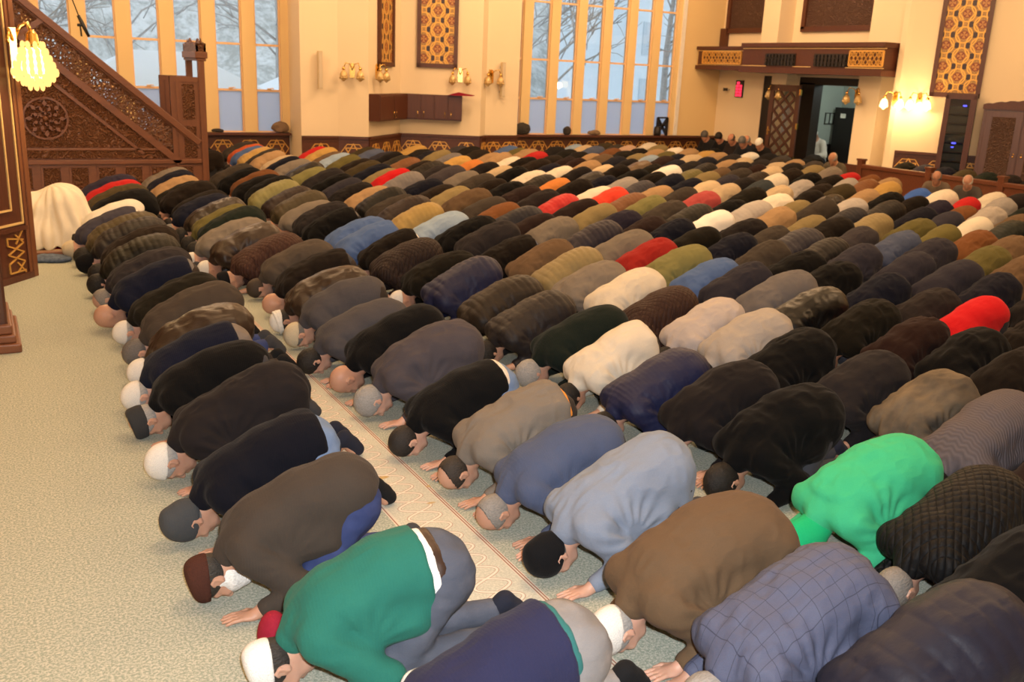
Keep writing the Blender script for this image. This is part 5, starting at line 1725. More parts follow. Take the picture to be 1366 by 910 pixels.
# prayer-time clock and camera
r = empty('prayer_clock', (BX, 19.6, 1.76)); tag(r, 'black prayer-time clock with red lit digits on the back wall', 'clock')
m = MB((BX, 19.76), (0, -1)); m.box((0, 0, 1.76), (.27, .05, 2.19)); m.build('case', 'black_plastic', r)
m = MB((BX, 19.76), (0, -1))
SEG = {'0': 'abcdef', '1': 'bc', '2': 'abged', '3': 'abgcd', '4': 'fgbc', '5': 'afgcd', '6': 'afgecd', '7': 'abc', '8': 'abcdefg', '9': 'abcdfg'}
def digit(ch, x, z, w, h_):
    P = {'a': ((x, z + h_), (x + w, z + h_)), 'b': ((x + w, z + h_), (x + w, z + h_ / 2)), 'c': ((x + w, z + h_ / 2), (x + w, z)), 'd': ((x, z), (x + w, z)), 'e': ((x, z), (x, z + h_ / 2)), 'f': ((x, z + h_ / 2), (x, z + h_)), 'g': ((x, z + h_ / 2), (x + w, z + h_ / 2))}
    for s in SEG[ch]: m.bar(P[s][0], P[s][1], .012, .05, .055)
for k in range(5):
    z = 1.785 + k * .078; xs = (.03, .085, .155, .21) if k < 4 else (.06, .11)
    for j, x in enumerate(xs): digit('8' if (k + j) % 3 else '0', x, z, .032, .05)
m.build('lit_digits', 'led_red', r)
r = empty('wall_camera', (BX, 20.05, 1.92)); tag(r, 'tiny black camera on a stalk left of the red clock', 'camera')
m = MB((BX, 20.02), (0, -1)); m.tube([(0, 0, 1.93), (-.03, .10, 1.94)], .012, 6); m.build('stalk', 'white_paint', r)
m = MB((BX, 20.02), (0, -1)); m.box((-.07, .08, 1.90), (.0, .18, 1.98)); m.build('camera_body', 'black_plastic', r)

# rack and wardrobe by the right wall
RA = (PA[0] - .8384 * .0, PA[1] - .545 * .0)
r = empty('equipment_rack', (17.9, 12.9, 0)); tag(r, 'tall dark glass-fronted equipment rack with blue lights', 'rack')
q = MB(PA, PD); q.box((.86, 0, 0), (.93, .45, 2.08)); q.box((1.37, 0, 0), (1.44, .45, 2.08)); q.box((.86, 0, 2.0), (1.44, .45, 2.1)); q.box((.86, 0, 0), (1.44, .45, .12)); q.box((.86, 0, 0), (1.44, .04, 2.0)); q.build('carcass', 'mahogany', r)
q = MB(PA, PD)
for k in range(9): q.box((.94, .05, .2 + k * .19), (1.36, .36, .34 + k * .19))
q.build('amplifier', 'black_plastic', r)
q = MB(PA, PD); q.box((1.20, .36, 1.86), (1.27, .365, 1.89)); q.box((1.10, .36, 1.11), (1.18, .365, 1.14)); q.box((1.10, .36, 1.03), (1.15, .365, 1.055)); q.build('indicator_light', 'led_blue', r)
q = MB(PA, PD); q.box((.93, .42, .12), (1.37, .43, 2.0)); q.build('glass_door', 'window_glass', r)
q = MB(PA, PD); q.box((1.33, .43, .12), (1.37, .46, 2.0)); q.box((.93, .43, .12), (.96, .46, 2.0)); q.build('door_frame', 'mahogany', r)
r = empty('wardrobe', (18.6, 11.8, 0)); tag(r, 'large brown carved two-door wardrobe against the right wall', 'wardrobe')
q = MB(PA, PD); q.box((1.60, .01, 0), (3.05, .62, 1.86)); q.build('carcass', 'wardrobe_wood', r, .01)
q = MB(PA, PD)
pts = [(1.58, 1.84)] + [(1.58 + 1.51 * i / 20, 1.93 + .09 * math.sin(PI * i / 20) + .012 * math.sin(i * 2.2)) for i in range(21)] + [(3.09, 1.84)]
q.prism(pts, 0, .66); q.build('cornice', 'mahogany_flat', r)
for k in range(2):
    x0 = 1.66 + k * .685
    q = MB(PA, PD); q.box((x0, .62, .10), (x0 + .66, .645, 1.80)); dd = q.build('door', 'wardrobe_wood', r, .006)
    q = MB(PA, PD); q.box((x0 + .12, .645, .25), (x0 + .54, .655, 1.70)); q.build('carved_panel', 'dark_carved', dd)
    q = MB(PA, PD); x = x0 + (.60 if k == 0 else .06); q.ball((x, .67, .95), .02, 0, 5); q.ball((x, .67, 1.0), .014, 0, 5); q.build('knob', 'brass', dd)
q = MB(PA, PD); q.box((1.47, .02, 0), (1.58, .35, .62)); o = q.build('black_speaker_box', 'black_plastic', bevel=.01); tag(o, 'small black box standing between rack and wardrobe', 'box')

# low wooden partition of the raised side section
r = empty('wooden_partition', (16.0, 11.8, 0)); tag(r, 'low reddish wooden partition with capped posts before the right wall', 'partition')
PO = (16.0, 13.72)
q = MB(PO, (0, -1)); q.box((.0, -.03, .08), (4.6, .03, .54)); q.build('panel', 'mahogany_red', r)
q = MB(PO, (0, -1)); q.box((-.05, -.06, .54), (4.6, .06, .62)); q.build('top_rail', 'mahogany_red', r, .01)
q = MB(PO, (0, -1)); q.box((0, -.05, 0), (4.6, .05, .09)); q.build('bottom_rail', 'mahogany_red', r)
for x in (.0, 1.66, 3.18, 4.5):
    q = MB(PO, (0, -1)); q.box((x - .06, -.065, 0), (x + .06, .065, .69)); q.box((x - .075, -.08, .69), (x + .075, .08, .73)); q.build('post', 'mahogany_red', r, .006)
m = MB(); m.plan([(16.05, 13.7), (17.38, 13.7), (21.2, 7.8), (16.05, 7.8)], 0, .16); m.build('floor_side', 'carpet', kind='structure')

# ---------------------------------------------------------------- things on the window sills
def lump(name, c, rad, mat, lab, cat, seed=0):
    s = Solid(np.array(c) - np.array(rad) * 1.3, np.array(c) + np.array(rad) * 1.3, max(rad) / 10)
    s.ell(c, rad, 0); s.ell((c[0] + rad[0] * .4, c[1], c[2] - rad[2] * .2), (rad[0] * .6, rad[1], rad[2] * .8), rad[0] * .2)
    s.cut((0, 0, -1), -(c[2] - rad[2] * .75))
    v, q = s.surface(); v = relax(v, q, 2); n = normals(v, q); v = v + n * (vnoise(v * 14, seed) * max(rad) * .1)[:, None]
    v[:, 2] -= v[:, 2].min() - .692
    return tag(link(bpy.data.objects.new(name, np_mesh(name, v, q, [M[mat]]))), lab, cat)
lump('dark_bag', (5.72, WY - .10, .8), (.19, .09, .13), 'cloth_brown', 'brown bag on the sill at the niche corner', 'bag')
lump('glove', (4.40, WY - .10, .72), (.13, .07, .04), 'cloth_dark', 'black gloves on the left sill behind the pulpit post', 'gloves', 2)
lump('black_bag', (11.66, WY - .10, .8), (.24, .09, .16), 'cloth_dark', 'large black bag on the right sill beside the niche', 'bag', 3)
lump('small_bag', (12.98, WY - .10, .8), (.11, .08, .12), 'cloth_dark', 'small black bag on the sill below the third right window', 'bag', 4)
lump('folded_scarf', (13.8, WY - .10, .74), (.19, .08, .06), 'cloth_brown', 'folded brown scarf on the right sill', 'scarf', 5)
r = empty('book_stand', (16.0, WY, .69)); tag(r, 'carved black book stand on the sill at the far right window', 'book stand')
q = MB((15.86, WY - .06), (1, 0)); 
for a, b in (((.0, .69), (.0, 1.15)), ((.3, .69), (.3, 1.15)), ((0, 1.15), (.3, 1.15)), ((0, .72), (.3, 1.12)), ((.3, .72), (0, 1.12)), ((0, .95), (.3, .95))): q.bar(a, b, .04, -.06, .02)
q.build('back', 'black_wood', r)
q = MB((15.72, WY - .1), (1, 0)); q.lathe((.1, 0, .69), [(.09, 0), (.10, .08), (.09, .2), (.06, .24)], 10); q.build('side_scroll', 'black_wood', r)
# ---------------------------------------------------------------- minbar: carved stair pulpit along the left
mn = empty('minbar', (1.0, 16.0, 0)); tag(mn, 'carved walnut stair pulpit with openwork railing before the left windows', 'pulpit')
up_ = lambda x: 2.85 - .845 * (x - .82)
lo_ = lambda x: 2.45 - .855 * (x - .61)
XL, XR = -1.3, 3.2
for side, (ya, yb) in enumerate(((16.0, 16.08), (16.92, 17.0))):
    f = 1 if side == 0 else -1
    y0 = ya if side == 0 else yb                               # outer face
    Y = lambda d: y0 + f * d                                   # d < 0 stands proud
    q = MB(); q.prism([(XL, 0), (XR, 0), (XR, .52), (2.86, .52), (XL, lo_(XL))], Y(0), Y(.08)); q.build('side_panel', 'walnut', mn)
    q = MB(); q.prism([(XL, lo_(XL) - .30), (XL, lo_(XL) - .04), (2.70, lo_(2.70) - .04), (2.36, lo_(2.36) - .30)], Y(-.012), Y(0)); q.build('carved_strip', 'walnut_carved', mn)
    q = MB(); q.prism([(XL, .76), (2.18, .76), (XL, .76 + (2.18 - XL) * .86)], Y(-.008), Y(0)); q.build('carved_triangle', 'walnut_carved', mn)
    q = MB()
    q.bar((XL, lo_(XL) - .02), (2.84, lo_(2.84) - .02), .10, Y(-.05), Y(.08)); q.bar((XL, lo_(XL) - .34), (2.3, lo_(2.3) - .34), .045, Y(-.03), Y(0)); q.build('stringer', 'walnut', mn)
    q = MB(); q.bar((XL, up_(XL) - .04), (3.16, up_(3.16) - .04), .10, Y(-.06), Y(.10)); q.bar((XL, up_(XL) - .12), (3.16, up_(3.16) - .12), .03, Y(-.02), Y(.06)); q.build('handrail', 'walnut', mn, .01)
    q = MB(); q.prism([(XL, lo_(XL) + .03), (2.84, lo_(2.84) + .03), (3.18, .60), (3.18, up_(3.18) - .1), (XL, up_(XL) - .1)], Y(.02), Y(.05)); q.build('openwork_railing', 'openwork', mn)
    q = MB(); q.bar((.70, lo_(.70)), (1.02, up_(1.02) - .08), .075, Y(-.03), Y(.07)); q.build('railing_post', 'walnut', mn)
    q = MB(); q.bar((.70 - 1.5, lo_(-.8)), (1.02 - 1.5, up_(-.48) - .08), .075, Y(-.03), Y(.07)); q.build('railing_post', 'walnut', mn)
    q = MB(); q.box((XL, Y(-.017), .595), (2.70, Y(0), .715)); q.build('carved_band', 'walnut_carved', mn)
    q = MB(); q.box((XL, Y(-.05), .51), (XR - .02, Y(0), .575)); q.box((XL, Y(-.03), .715), (2.6, Y(0), .75)); q.build('base_moulding', 'walnut', mn, .008)
    q = MB(); q.box((XL, Y(-.04), 0), (XR, Y(0), .09)); q.build('plinth', 'walnut', mn, .006)
    for k in range(-5, 6):
        x0 = .83 + .39 * k
        if x0 + .27 > 3.1 or x0 < XL: continue
        q = MB()
        for a, b in (((x0, .12), (x0 + .27, .12)), ((x0, .47), (x0 + .27, .47)), ((x0, .12), (x0, .47)), ((x0 + .27, .12), (x0 + .27, .47))): q.bar(a, b, .022, Y(-.018), Y(0))
        pf = q.build('base_panel', 'walnut', mn)
        q = MB(); q.box((x0 + .02, Y(-.008), .14), (x0 + .25, Y(0), .45)); q.build('carving', 'walnut_carved', pf)
    # rosette
    q = MB(); c = (.945, 1.19); N = 40; R = .30
    for i in range(N):
        a, b = 2 * PI * i / N, 2 * PI * (i + 1) / N
        q.bar((c[0] + R * math.cos(a), c[1] + R * math.sin(a)), (c[0] + R * math.cos(b), c[1] + R * math.sin(b)), .028, Y(-.035), Y(0))
    ro = q.build('rosette_ring', 'walnut', mn)
    q = MB()
    for ring, rr, n_, sz in ((0, .22, 8, .055), (1, .145, 8, .045), (2, .07, 6, .03)):
        for i in range(n_):
            a = 2 * PI * (i + .5 * ring) / n_ + PI / 2
            px, pz = c[0] + rr * math.cos(a), c[1] + rr * math.sin(a)
            ux, uz = math.cos(a), math.sin(a)
            q.prism([(px + ux * sz, pz + uz * sz), (px - uz * sz * .6, pz + ux * sz * .6), (px - ux * sz * .8, pz - uz * sz * .8), (px + uz * sz * .6, pz - ux * sz * .6)], Y(-.045), Y(0))
            q.bar((px + ux * sz - uz * .05, pz + uz * sz + ux * .05 - .0), (px + ux * sz, pz + uz * sz), .014, Y(-.05), Y(0))
    q.ball((c[0], Y(-.02), c[1]), (.04, .03, .04), 0, 6); q.build('rosette_petals', 'walnut', ro)
q = MB()
n_ = 9
for i in range(n_):
    x1 = 3.0 - i * .46; z1 = .22 * (i + 1) + .18
    q.box((XL, 16.08, .22 * i), (x1, 16.92, min(.22 * (i + 1), 2.2)))
q.build('stairs', 'walnut', mn)
# portal at the foot of the stairs
for y in (15.97, 16.92):
    q = MB(); q.box((3.19, y, 0), (3.29, y + .1, 2.17)); q.box((3.17, y - .015, 0), (3.31, y + .115, .14)); q.build('portal_post', 'walnut_up', mn, .008)
    yy = y + .03
    q = MB(); q.box((2.75, yy, .5), (3.2, yy + .04, 1.85)); q.box((2.75, yy - .02, .5), (2.80, yy + .06, 1.86)); q.box((2.75, yy - .015, 1.78), (3.2, yy + .055, 1.86)); q.box((2.84, yy - .012, .5), (2.88, yy + .05, 1.8)); bo = q.build('portal_side', 'walnut_up', mn)
    q = MB(); q.box((2.93, yy - .01, 1.2), (3.12, yy, 1.75)); q.box((2.93, yy - .01, .6), (3.12, yy, 1.1)); q.build('carving', 'walnut_carved', bo)
q = MB(); q.box((3.15, 15.94, 2.15), (3.34, 17.05, 2.25)); q.box((3.17, 15.96, 2.11), (3.32, 17.03, 2.15)); q.build('portal_beam', 'walnut', mn, .01)
q = MB()
crest = lambda L: [(0, 0), (0, .13), (L * .12, .09), (L * .25, .15), (L * .36, .12), (L * .5, .21), (L * .64, .12), (L * .75, .15), (L * .88, .09), (L, .13), (L, 0)]
for y in (15.96, 17.0):
    q.prism([(3.17 + a, 2.25 + b) for a, b in crest(.15)], y, y + .03)
for x in (3.17, 3.29):
    s = MB((x, 15.96), (0, 1)); s.prism([(a, 2.25 + b) for a, b in crest(1.07)], -.0, .03); q.v += s.v; 
    base = len(q.v) - len(s.v); q.f += [tuple(i + base for i in f) for f in s.f]; q.mi += s.mi; q.sm += s.sm
q.build('portal_crest', 'walnut_carved', mn)

# ---------------------------------------------------------------- near left: inlaid panel and the post in front of it
QD = (.69, .9); QO = (-.3, 9.4)
r = empty('inlaid_panel', (.05, 9.85, 0)); tag(r, 'tall dark wooden panel with gold inlay lines at the left edge', 'wood panel')
q = MB(QO, QD); q.box((-.6, -.3, 0), (1.10, 0, 3.6)); q.build('board', 'mahogany', r)
q = MB(QO, QD); q.box((1.08, -.32, 0), (1.15, .03, 3.6)); q.box((1.04, 0, 0), (1.085, .018, 3.6)); q.build('edge_post', 'walnut_up', r, .008)
q = MB(QO, QD); q.box((-.6, 0, 0), (1.08, .03, .06)); q.box((-.6, 0, .48), (1.06, .02, .52)); q.build('rail', 'mahogany_flat', r)
q = MB(QO, QD)
q.bar((1.015, .55), (1.015, 3.6), .02, 0, .012); q.bar((-.4, .55), (1.02, .55), .02, 0, .012); q.bar((.86, .69), (.86, 3.6), .018, 0, .012); q.bar((-.4, .69), (.865, .69), .018, 0, .012)
q.build('gold_inlay', 'pale_gold', r)
q = MB(QO, QD)
cx, x0, x1, z0, z1 = .88, .76, .99, .09, .45
zz = [z0 + (z1 - z0) * i / 4 for i in range(5)]
for a, b in (((x1, zz[0]), (x0, zz[0])), ((x0, zz[0]), (x0, zz[1])), ((x0, zz[1]), (x1, zz[2])), ((x1, zz[2]), (x0, zz[3])), ((x0, zz[3]), (x0, zz[4] - .02)), ((x0, zz[4] - .02), (x1, zz[4] - .06)), ((x1, zz[1]), (x0, zz[2])), ((x0, zz[2]), (x1, zz[3])), ((cx, zz[0]), (x1, zz[1])), ((cx, zz[4]), (x1, zz[3])), ((cx, zz[1]), (x1, zz[0] - .02)), ((cx, zz[3]), (x1, zz[4] + .03))): q.bar(a, b, .013, 0, .012)
q.build('star_inlay', 'gold_paint', r)
r = empty('wooden_post', (-.3, 7.9, 0)); tag(r, 'thick dark wooden post with stepped base cut by the left frame edge', 'post')
q = MB(); q.box((-.75, 7.66, .1), (.075, 8.35, 3.3)); q.build('shaft', 'dark_door', r, .02)
q = MB(); q.box((-.8, 7.64, 0), (-.02, 7.66, 3.3)); q.box((-.06, 7.645, .3), (.0, 7.66, 3.2)); q.build('face_moulding', 'dark_door', r, .004)
q = MB(); q.box((-.85, 7.55, 0), (.15, 8.45, .07)); q.box((-.82, 7.58, .07), (.12, 8.42, .13)); q.box((-.80, 7.61, .13), (.10, 8.39, .20)); q.build('base', 'walnut', r, .012)

# big crystal lamp on the panel edge
r = empty('crystal_lamp', (.50, 10.2, 2.0)); tag(r, 'large glowing crystal lamp on the edge of the inlaid panel', 'lamp')
q = MB(); q.prism([(.36, 1.9), (.42, 1.9), (.42, 2.35), (.36, 2.35)], 10.16, 10.22); q.tube([(.40, 10.19, 2.25), (.46, 10.19, 2.37), (.52, 10.19, 2.40), (.55, 10.19, 2.30)], .018, 8); q.tube([(.40, 10.19, 2.2), (.36, 10.12, 2.33), (.34, 10.05, 2.22)], .016, 8); q.build('bracket', 'brass', r)
q = MB(); q.lathe((.55, 10.19, 2.0), [(.02, .34), (.05, .30), (.06, .22), (.09, .18)], 14); q.build('collar', 'brass', r)
q = MB()
for k, (rr, zz_, n_) in enumerate(((.09, .20, 9), (.115, .14, 12), (.14, .08, 14), (.165, .02, 16), (.185, -.04, 18), (.155, -.09, 14), (.11, -.13, 10), (.06, -.17, 6))):
    for i in range(n_):
        a = 2 * PI * (i + .5 * (k % 2)) / n_
        q.ball((.55 + rr * math.cos(a), 10.19 + rr * math.sin(a), 2.0 + zz_), (.022, .022, .042), 0, 4)
q.build('crystal_drops', 'lamp_drop', r)
q = MB(); q.lathe((.55, 10.19, 2.0), [(.05, .22), (.09, .10), (.12, 0), (.09, -.08), (.03, -.12)], 12); q.build('glass_cup', 'lamp_glow', r)
l = bpy.data.lights.new('crystal_lamp_light', 'POINT'); l.energy = 40; l.color = (1, .66, .30); l.shadow_soft_size = .16
lo = bpy.data.objects.new('crystal_lamp_light', l); COL.objects.link(lo); lo.location = (.78, 10.0, 2.0)

# microphone hanging from the ceiling
r = empty('hanging_microphone', (1.35, 14.0, 2.3)); tag(r, 'black microphone hanging on its cable before the left windows', 'microphone')
q = MB(); q.tube([(1.33, 14.0, 2.60), (1.22, 14.0, 2.95), (1.02, 14.0, 3.6), (.6, 14.0, 5.4), (.4, 14.0, TOP)], .008, 6); q.build('cable', 'black_plastic', r)
q = MB(); q.tube([(1.32, 14.0, 2.62), (1.37, 14.0, 2.50), (1.43, 14.0, 2.36)], [.022, .026, .018], 8); q.tube([(1.30, 14.0, 2.50), (1.38, 14.0, 2.50)], .02, 6); q.tube([(1.335, 14.0, 2.52), (1.34, 14.0, 2.36)], .012, 6); q.build('microphone_body', 'black_plastic', r)

# ---------------------------------------------------------------- rug, mats and small things on the carpet
def slab(name, poly, z0, z1, mat, parent=None):
    q = MB(); q.plan(poly, z0, z1); return q.build(name, mat, parent)
r = empty('prayer_rug', (.4, 11.9, 0)); tag(r, 'red patterned rug with bordered mat under the white robed leader', 'rug')
slab('rug_field', [(-.4, 11.62), (1.05, 11.62), (1.05, 12.6), (-.4, 12.6)], .002, .014, 'rug_red', r)
slab('mat', [(-.4, 11.36), (.98, 11.36), (.98, 11.62), (-.4, 11.62)], .002, .010, 'mat_green', r)
slab('red_edge', [(.98, 11.25), (1.03, 11.25), (1.03, 11.62), (.98, 11.62)], .002, .03, 'rug_red', r)
slab('wooden_edge', [(-.4, 11.24), (.98, 11.24), (.98, 11.36), (-.4, 11.36)], .002, .05, 'walnut', r)
s = Solid((.15, 10.6, -.02), (1.0, 11.25, .2), .02)
s.ell((.56, 11.02, .03), (.19, .14, .045), 0); s.ell((.66, 10.94, .03), (.12, .10, .03), .03); s.cut((0, 0, -1), -.003)
v, q_ = s.surface(); n = normals(v, q_); v = v + n * (vnoise(v * 12, 1) * .012)[:, None]; v[:, 2] = np.maximum(v[:, 2], .002)
tag(link(bpy.data.objects.new('folded_cloth', np_mesh('folded_cloth', v, q_, [M['blue_cloth']]))), 'patterned blue cloth lying on the carpet near the rug', 'cloth')
s = Solid((.6, 2.75, -.02), (1.05, 3.3, .3), .012)
s.ell((.79, 3.08, .09), (.06, .065, .10), 0); s.ell((.82, 3.08, .04), (.065, .07, .05), .03); s.cut((0, 0, -1), -.004)
v, q_ = s.surface(); v = relax(v, q_, 2); v[:, 2] = np.maximum(v[:, 2], .002)
tag(link(bpy.data.objects.new('velvet_cap', np_mesh('velvet_cap', v, q_, [M['burgundy']]))), 'burgundy velvet cap tucked beside the bottle green sweater', 'cap')

# ---------------------------------------------------------------- the leader and the others off the rows
def other_bowed(x, y, col, sty, lab, rz=0, sc=1.0):
    o = bpy.data.objects.new('person', get(('bodym', 'tuck'), lambda: person_body('bowed_body', 'tuck', 0.013, False))); link(o)
    o.color = (.46, .24, .16, 1); o.location = (x, y, 0); o.rotation_euler = (0, 0, rz); o.scale = (sc,) * 3
    tag(o, lab, 'person')
    sd, mat, w = STYLES[sty]
    def mk():
        m_ = jacket_mesh('jacket', sd, 'tuck', 10, 0.0135); m_.materials[0] = M[mat]; return m_
    part('jacket', get(('jk', sty, 0, 'tuck', True, False), mk), o, PAL[col][0])
    part('trousers', get('trousers', lambda: trousers_mesh('trousers')), o, (.02, .02, .024), 'wool')
    part('hair', get(('hd', 'hair'), lambda: head_wear('hair', 'hair')), o, (.02, .016, .014))
    return o
o = bpy.data.objects.new('person', get(('bodym', 'wide'), lambda: person_body('bowed_body', 'wide', 0.013, False))); link(o)
o.color = (.46, .24, .16, 1); o.location = (.56, 11.95, .012); o.scale = (1.08, 1.08, 1.15)
tag(o, 'prayer leader in a long white robe bowed on the red rug', 'person')
part('robe', robe_mesh('robe'), o, (.72, .66, .54))
for k in (-1, 1): part('sock', get(('sock', k), lambda: sock_mesh('sock', k)), o, (.16, .16, .19))
part('cap', get(('hd', 'skullcap'), lambda: head_wear('skullcap', 'skullcap')), o, (.8, .78, .73))
other_bowed(1.44, 13.72, 'darkpurple', 'jacket', 'man in dark purple jacket bowed nearest the stair pulpit panels')
other_bowed(1.44, 13.2, 'red', 'sweater', 'man in red sweater bowed before the stair pulpit panels')
other_bowed(1.42, 12.66, 'olivebrown', 'jacket', 'man in olive brown jacket bowed between red sweater and black coat')
other_bowed(1.40, 12.1, 'black', 'woolcoat', 'man in black coat bowed behind the white robed leader')

for k, (col, where) in enumerate((('oliveblack', 'beside the pier'), ('slatedark', 'below the gold stars of the dado'), ('navydeep', 'before the dado next to the rack'), ('olivebrown', 'just before the rack'), ('darkgreen', 'before the black speaker box'), ('charcoal', 'before the left half of the wardrobe'), ('black', 'before the right half of the wardrobe'))):
    o = other_bowed(16.68, 13.3 - .47 * k, col, 'jacket', 'man in %s jacket bowed behind the partition, %s' % (PAL[col][1], where), 0, .88); o.location.z = .16

SIT = sit_parts()
def sitter(x, y, rz, col, hair, hcol, lab, skin=(.46, .24, .16), grp=None, sc=1.0):
    o = bpy.data.objects.new('person', SIT['body']); link(o); o.color = (*skin, 1)
    o.location = (x, y, 0); o.rotation_euler = (0, 0, rz); o.scale = (sc * 1.06, sc * 1.06, sc * 1.12)
    tag(o, lab, 'person', grp)
    part('jacket', SIT['jacket'], o, col); part('trousers', SIT['trousers'], o, (.02, .02, .024))
    if hair: part('cap' if hair == 'cap' else 'hair', SIT[hair], o, hcol)
    return o
G_ = 'men seated along the back wall'
sitter(17.15, 19.85, .15, (.02, .02, .022), 'hair', (.10, .09, .085), 'seated man in dark coat, at the left end of the back wall row', grp=G_)
sitter(17.15, 19.3, .2, (.014, .014, .017), 'hair', (.012, .01, .01), 'seated man with black hair and black jacket at the back wall', grp=G_)
sitter(17.1, 18.76, .2, (.03, .022, .022), 'ring', (.08, .07, .06), 'seated bald man in dark brown jacket at the back wall', (.54, .27, .17), G_)
sitter(17.1, 18.2, .2, (.016, .016, .022), 'ring', (.3, .28, .26), 'seated bald man behind the grey haired man at the back wall', (.56, .29, .18), G_)
sitter(16.72, 17.95, .25, (.018, .02, .026), 'hair', (.14, .135, .13), 'seated grey haired man in navy black jacket before the pillar', grp=G_)
sitter(16.72, 17.36, .25, (.010, .010, .011), 'cap', (.80, .78, .72), 'seated man in white cap and black coat before the open door', grp=G_)
sitter(15.0, 11.12, .5, (.13, .10, .075), 'ring', (.12, .11, .10), 'seated balding man in light brown jacket leaning on the partition', (.40, .21, .14), None, .9)
sitter(15.0, 10.5, .5, (.075, .065, .058), 'ring', (.40, .38, .36), 'seated bald man in grey brown jacket before the partition', (.44, .25, .18), None, .9)
sitter(15.7, 14.12, .3, (.10, .085, .06), 'ring', (.3, .28, .26), 'seated balding man in blue collar at the far end of the partition', (.44, .24, .15), None, .95)
sitter(20.35, 19.05, .2, (.62, .56, .50), 'cap', (.78, .74, .68), 'person in pale robe seated in the lobby behind the open door', sc=1.12)

# ---------------------------------------------------------------- outside in the snow
m = MB(); m.box((-60, WY + .45, -.6), (90, 130, -.5)); o = m.build('ground_outside', 'snow', kind='structure')
def tent(x, y, w, d_, h0, h1, lab):
    r = empty('marquee_tent', (x, y, -.5)); tag(r, lab, 'tent', 'white marquee tents outside')
    q = MB(); q.add([(x - w, y - d_, h0), (x + w, y - d_, h0), (x + w, y + d_, h0), (x - w, y + d_, h0), (x - w * .3, y, h1), (x + w * .3, y, h1)], [(0, 1, 5, 4), (1, 2, 5), (2, 3, 4, 5), (3, 0, 4)]); q.build('roof', 'tent_cloth', r)
    q = MB(); q.box((x - w, y - d_, -.5), (x + w, y - d_ + .05, h0)); q.box((x - w, y + d_ - .05, -.5), (x + w, y + d_, h0)); q.box((x - w, y - d_, -.5), (x - w + .05, y + d_, h0)); q.box((x + w - .05, y - d_, -.5), (x + w, y + d_, h0)); q.build('wall_cloth', 'tent_cloth', r)
tent(4.6, 28.0, 2.6, 2.2, 1.25, 2.3, 'white marquee tent beyond the left windows, nearest the minbar')
tent(10.6, 29.5, 2.8, 2.2, 1.2, 2.35, 'white marquee tent beyond the left windows beside the niche')
def tree(x, y, h_, seed, lab, ever=False):
    rr = random.Random(seed); r = empty('winter_tree', (x, y, -.5)); tag(r, lab, 'tree', 'trees beyond the windows')
    q = MB(); q.tube([(x, y, -.5), (x + rr.uniform(-.1, .1), y, h_ * .4), (x + rr.uniform(-.2, .2), y, h_ * .75), (x, y, h_)], [.16, .12, .07, .02], 7)
    q.build('trunk', 'bark', r)
    if ever:
        vs = []; q = MB()
        for k in range(7):
            z = .8 + (h_ - .8) * k / 7; w = (1.9 - 1.7 * k / 7) * h_ / 8
            q.lathe((x, y, z), [(w, 0), (w * .75, .25), (w * .3, .9), (.02, 1.3)], 11)
        me = q.build('foliage', 'evergreen', r).data
        for v in me.vertices: v.co += Vector((rr.uniform(-.15, .15), rr.uniform(-.15, .15), rr.uniform(-.12, .12)))
        return
    q = MB()
    def br(p, d, L, rad, dep):
        e = p + d * L; mid = p + d * L * .5 + Vector((rr.uniform(-.1, .1), rr.uniform(-.1, .1), rr.uniform(0, .1))) * L
        q.tube([p, mid, e], [rad, rad * .8, rad * .5], 4)
        if dep:
            for _ in range(4):
                a = Vector((rr.gauss(0, 1), rr.gauss(0, 1), rr.gauss(.3, .7))).normalized()
                br(p + (e - p) * rr.uniform(.4, 1), (d * .8 + a * .7).normalized(), L * rr.uniform(.5, .75), rad * .6, dep - 1)
    for i in range(13):
        a = rr.uniform(0, 2 * PI); z = h_ * (.2 + .75 * i / 13)
        br(Vector((x, y, z)), Vector((math.cos(a), math.sin(a), .7)).normalized(), h_ * .26 * (1.2 - i / 16), .045, 2)
    q.build('branches', 'bark', r)
TR = [(1.6, 31, 8), (5.0, 38, 9), (9.5, 34, 9), (18.2, 30, 8), (21.0, 37, 9), (24.2, 31, 8)]
wher = ['beyond the left windows above the stair pulpit', 'beyond the left windows, behind the nearer tent', 'beyond the last left windows beside the niche', 'beyond the first right windows', 'beyond the third right window', 'beyond the fourth right window']
for i, (x, y, h_) in enumerate(TR):
    tree(x, y, h_, 20 + i, 'bare grey winter tree ' + wher[i])
hx = np.linspace(-60, 90, 90); hy = np.linspace(45, 80, 24)
HX, HY = np.meshgrid(hx, hy, indexing='ij')
HZ = -.6 + (HY - 45) * .62 + vnoise(np.stack([HX.ravel() * .12, HY.ravel() * .12, HX.ravel() * 0], 1), 3).reshape(HX.shape) * 2.0 + vnoise(np.stack([HX.ravel() * .7, HY.ravel() * .7, HX.ravel() * 0], 1), 4).reshape(HX.shape) * .9
vv = np.stack([HX.ravel(), HY.ravel(), HZ.ravel()], 1)
ix = np.arange(90 * 24).reshape(90, 24)
qq = np.stack([ix[:-1, :-1].ravel(), ix[1:, :-1].ravel(), ix[1:, 1:].ravel(), ix[:-1, 1:].ravel()], 1)
o = link(bpy.data.objects.new('hillside', np_mesh('hillside', vv, qq, [M['wooded_hill']]))); o['kind'] = 'structure'
r = empty('pale_building', (31, 42, -.5)); tag(r, 'pale blue white building beyond the last right windows', 'building')
q = MB((27.5, 38.0), (1, .25)); q.box((0, 0, -.5), (14, -5, 11)); q.build('facade', 'facade', r)
for k in range(6):
    for j in range(4):
        q = MB((27.5, 38.0), (1, .25)); q.box((.8 + k * 2.1, .0, .6 + j * 2.6), (2.0 + k * 2.1, .04, 2.1 + j * 2.6)); q.build('window', 'facade_glass', r)

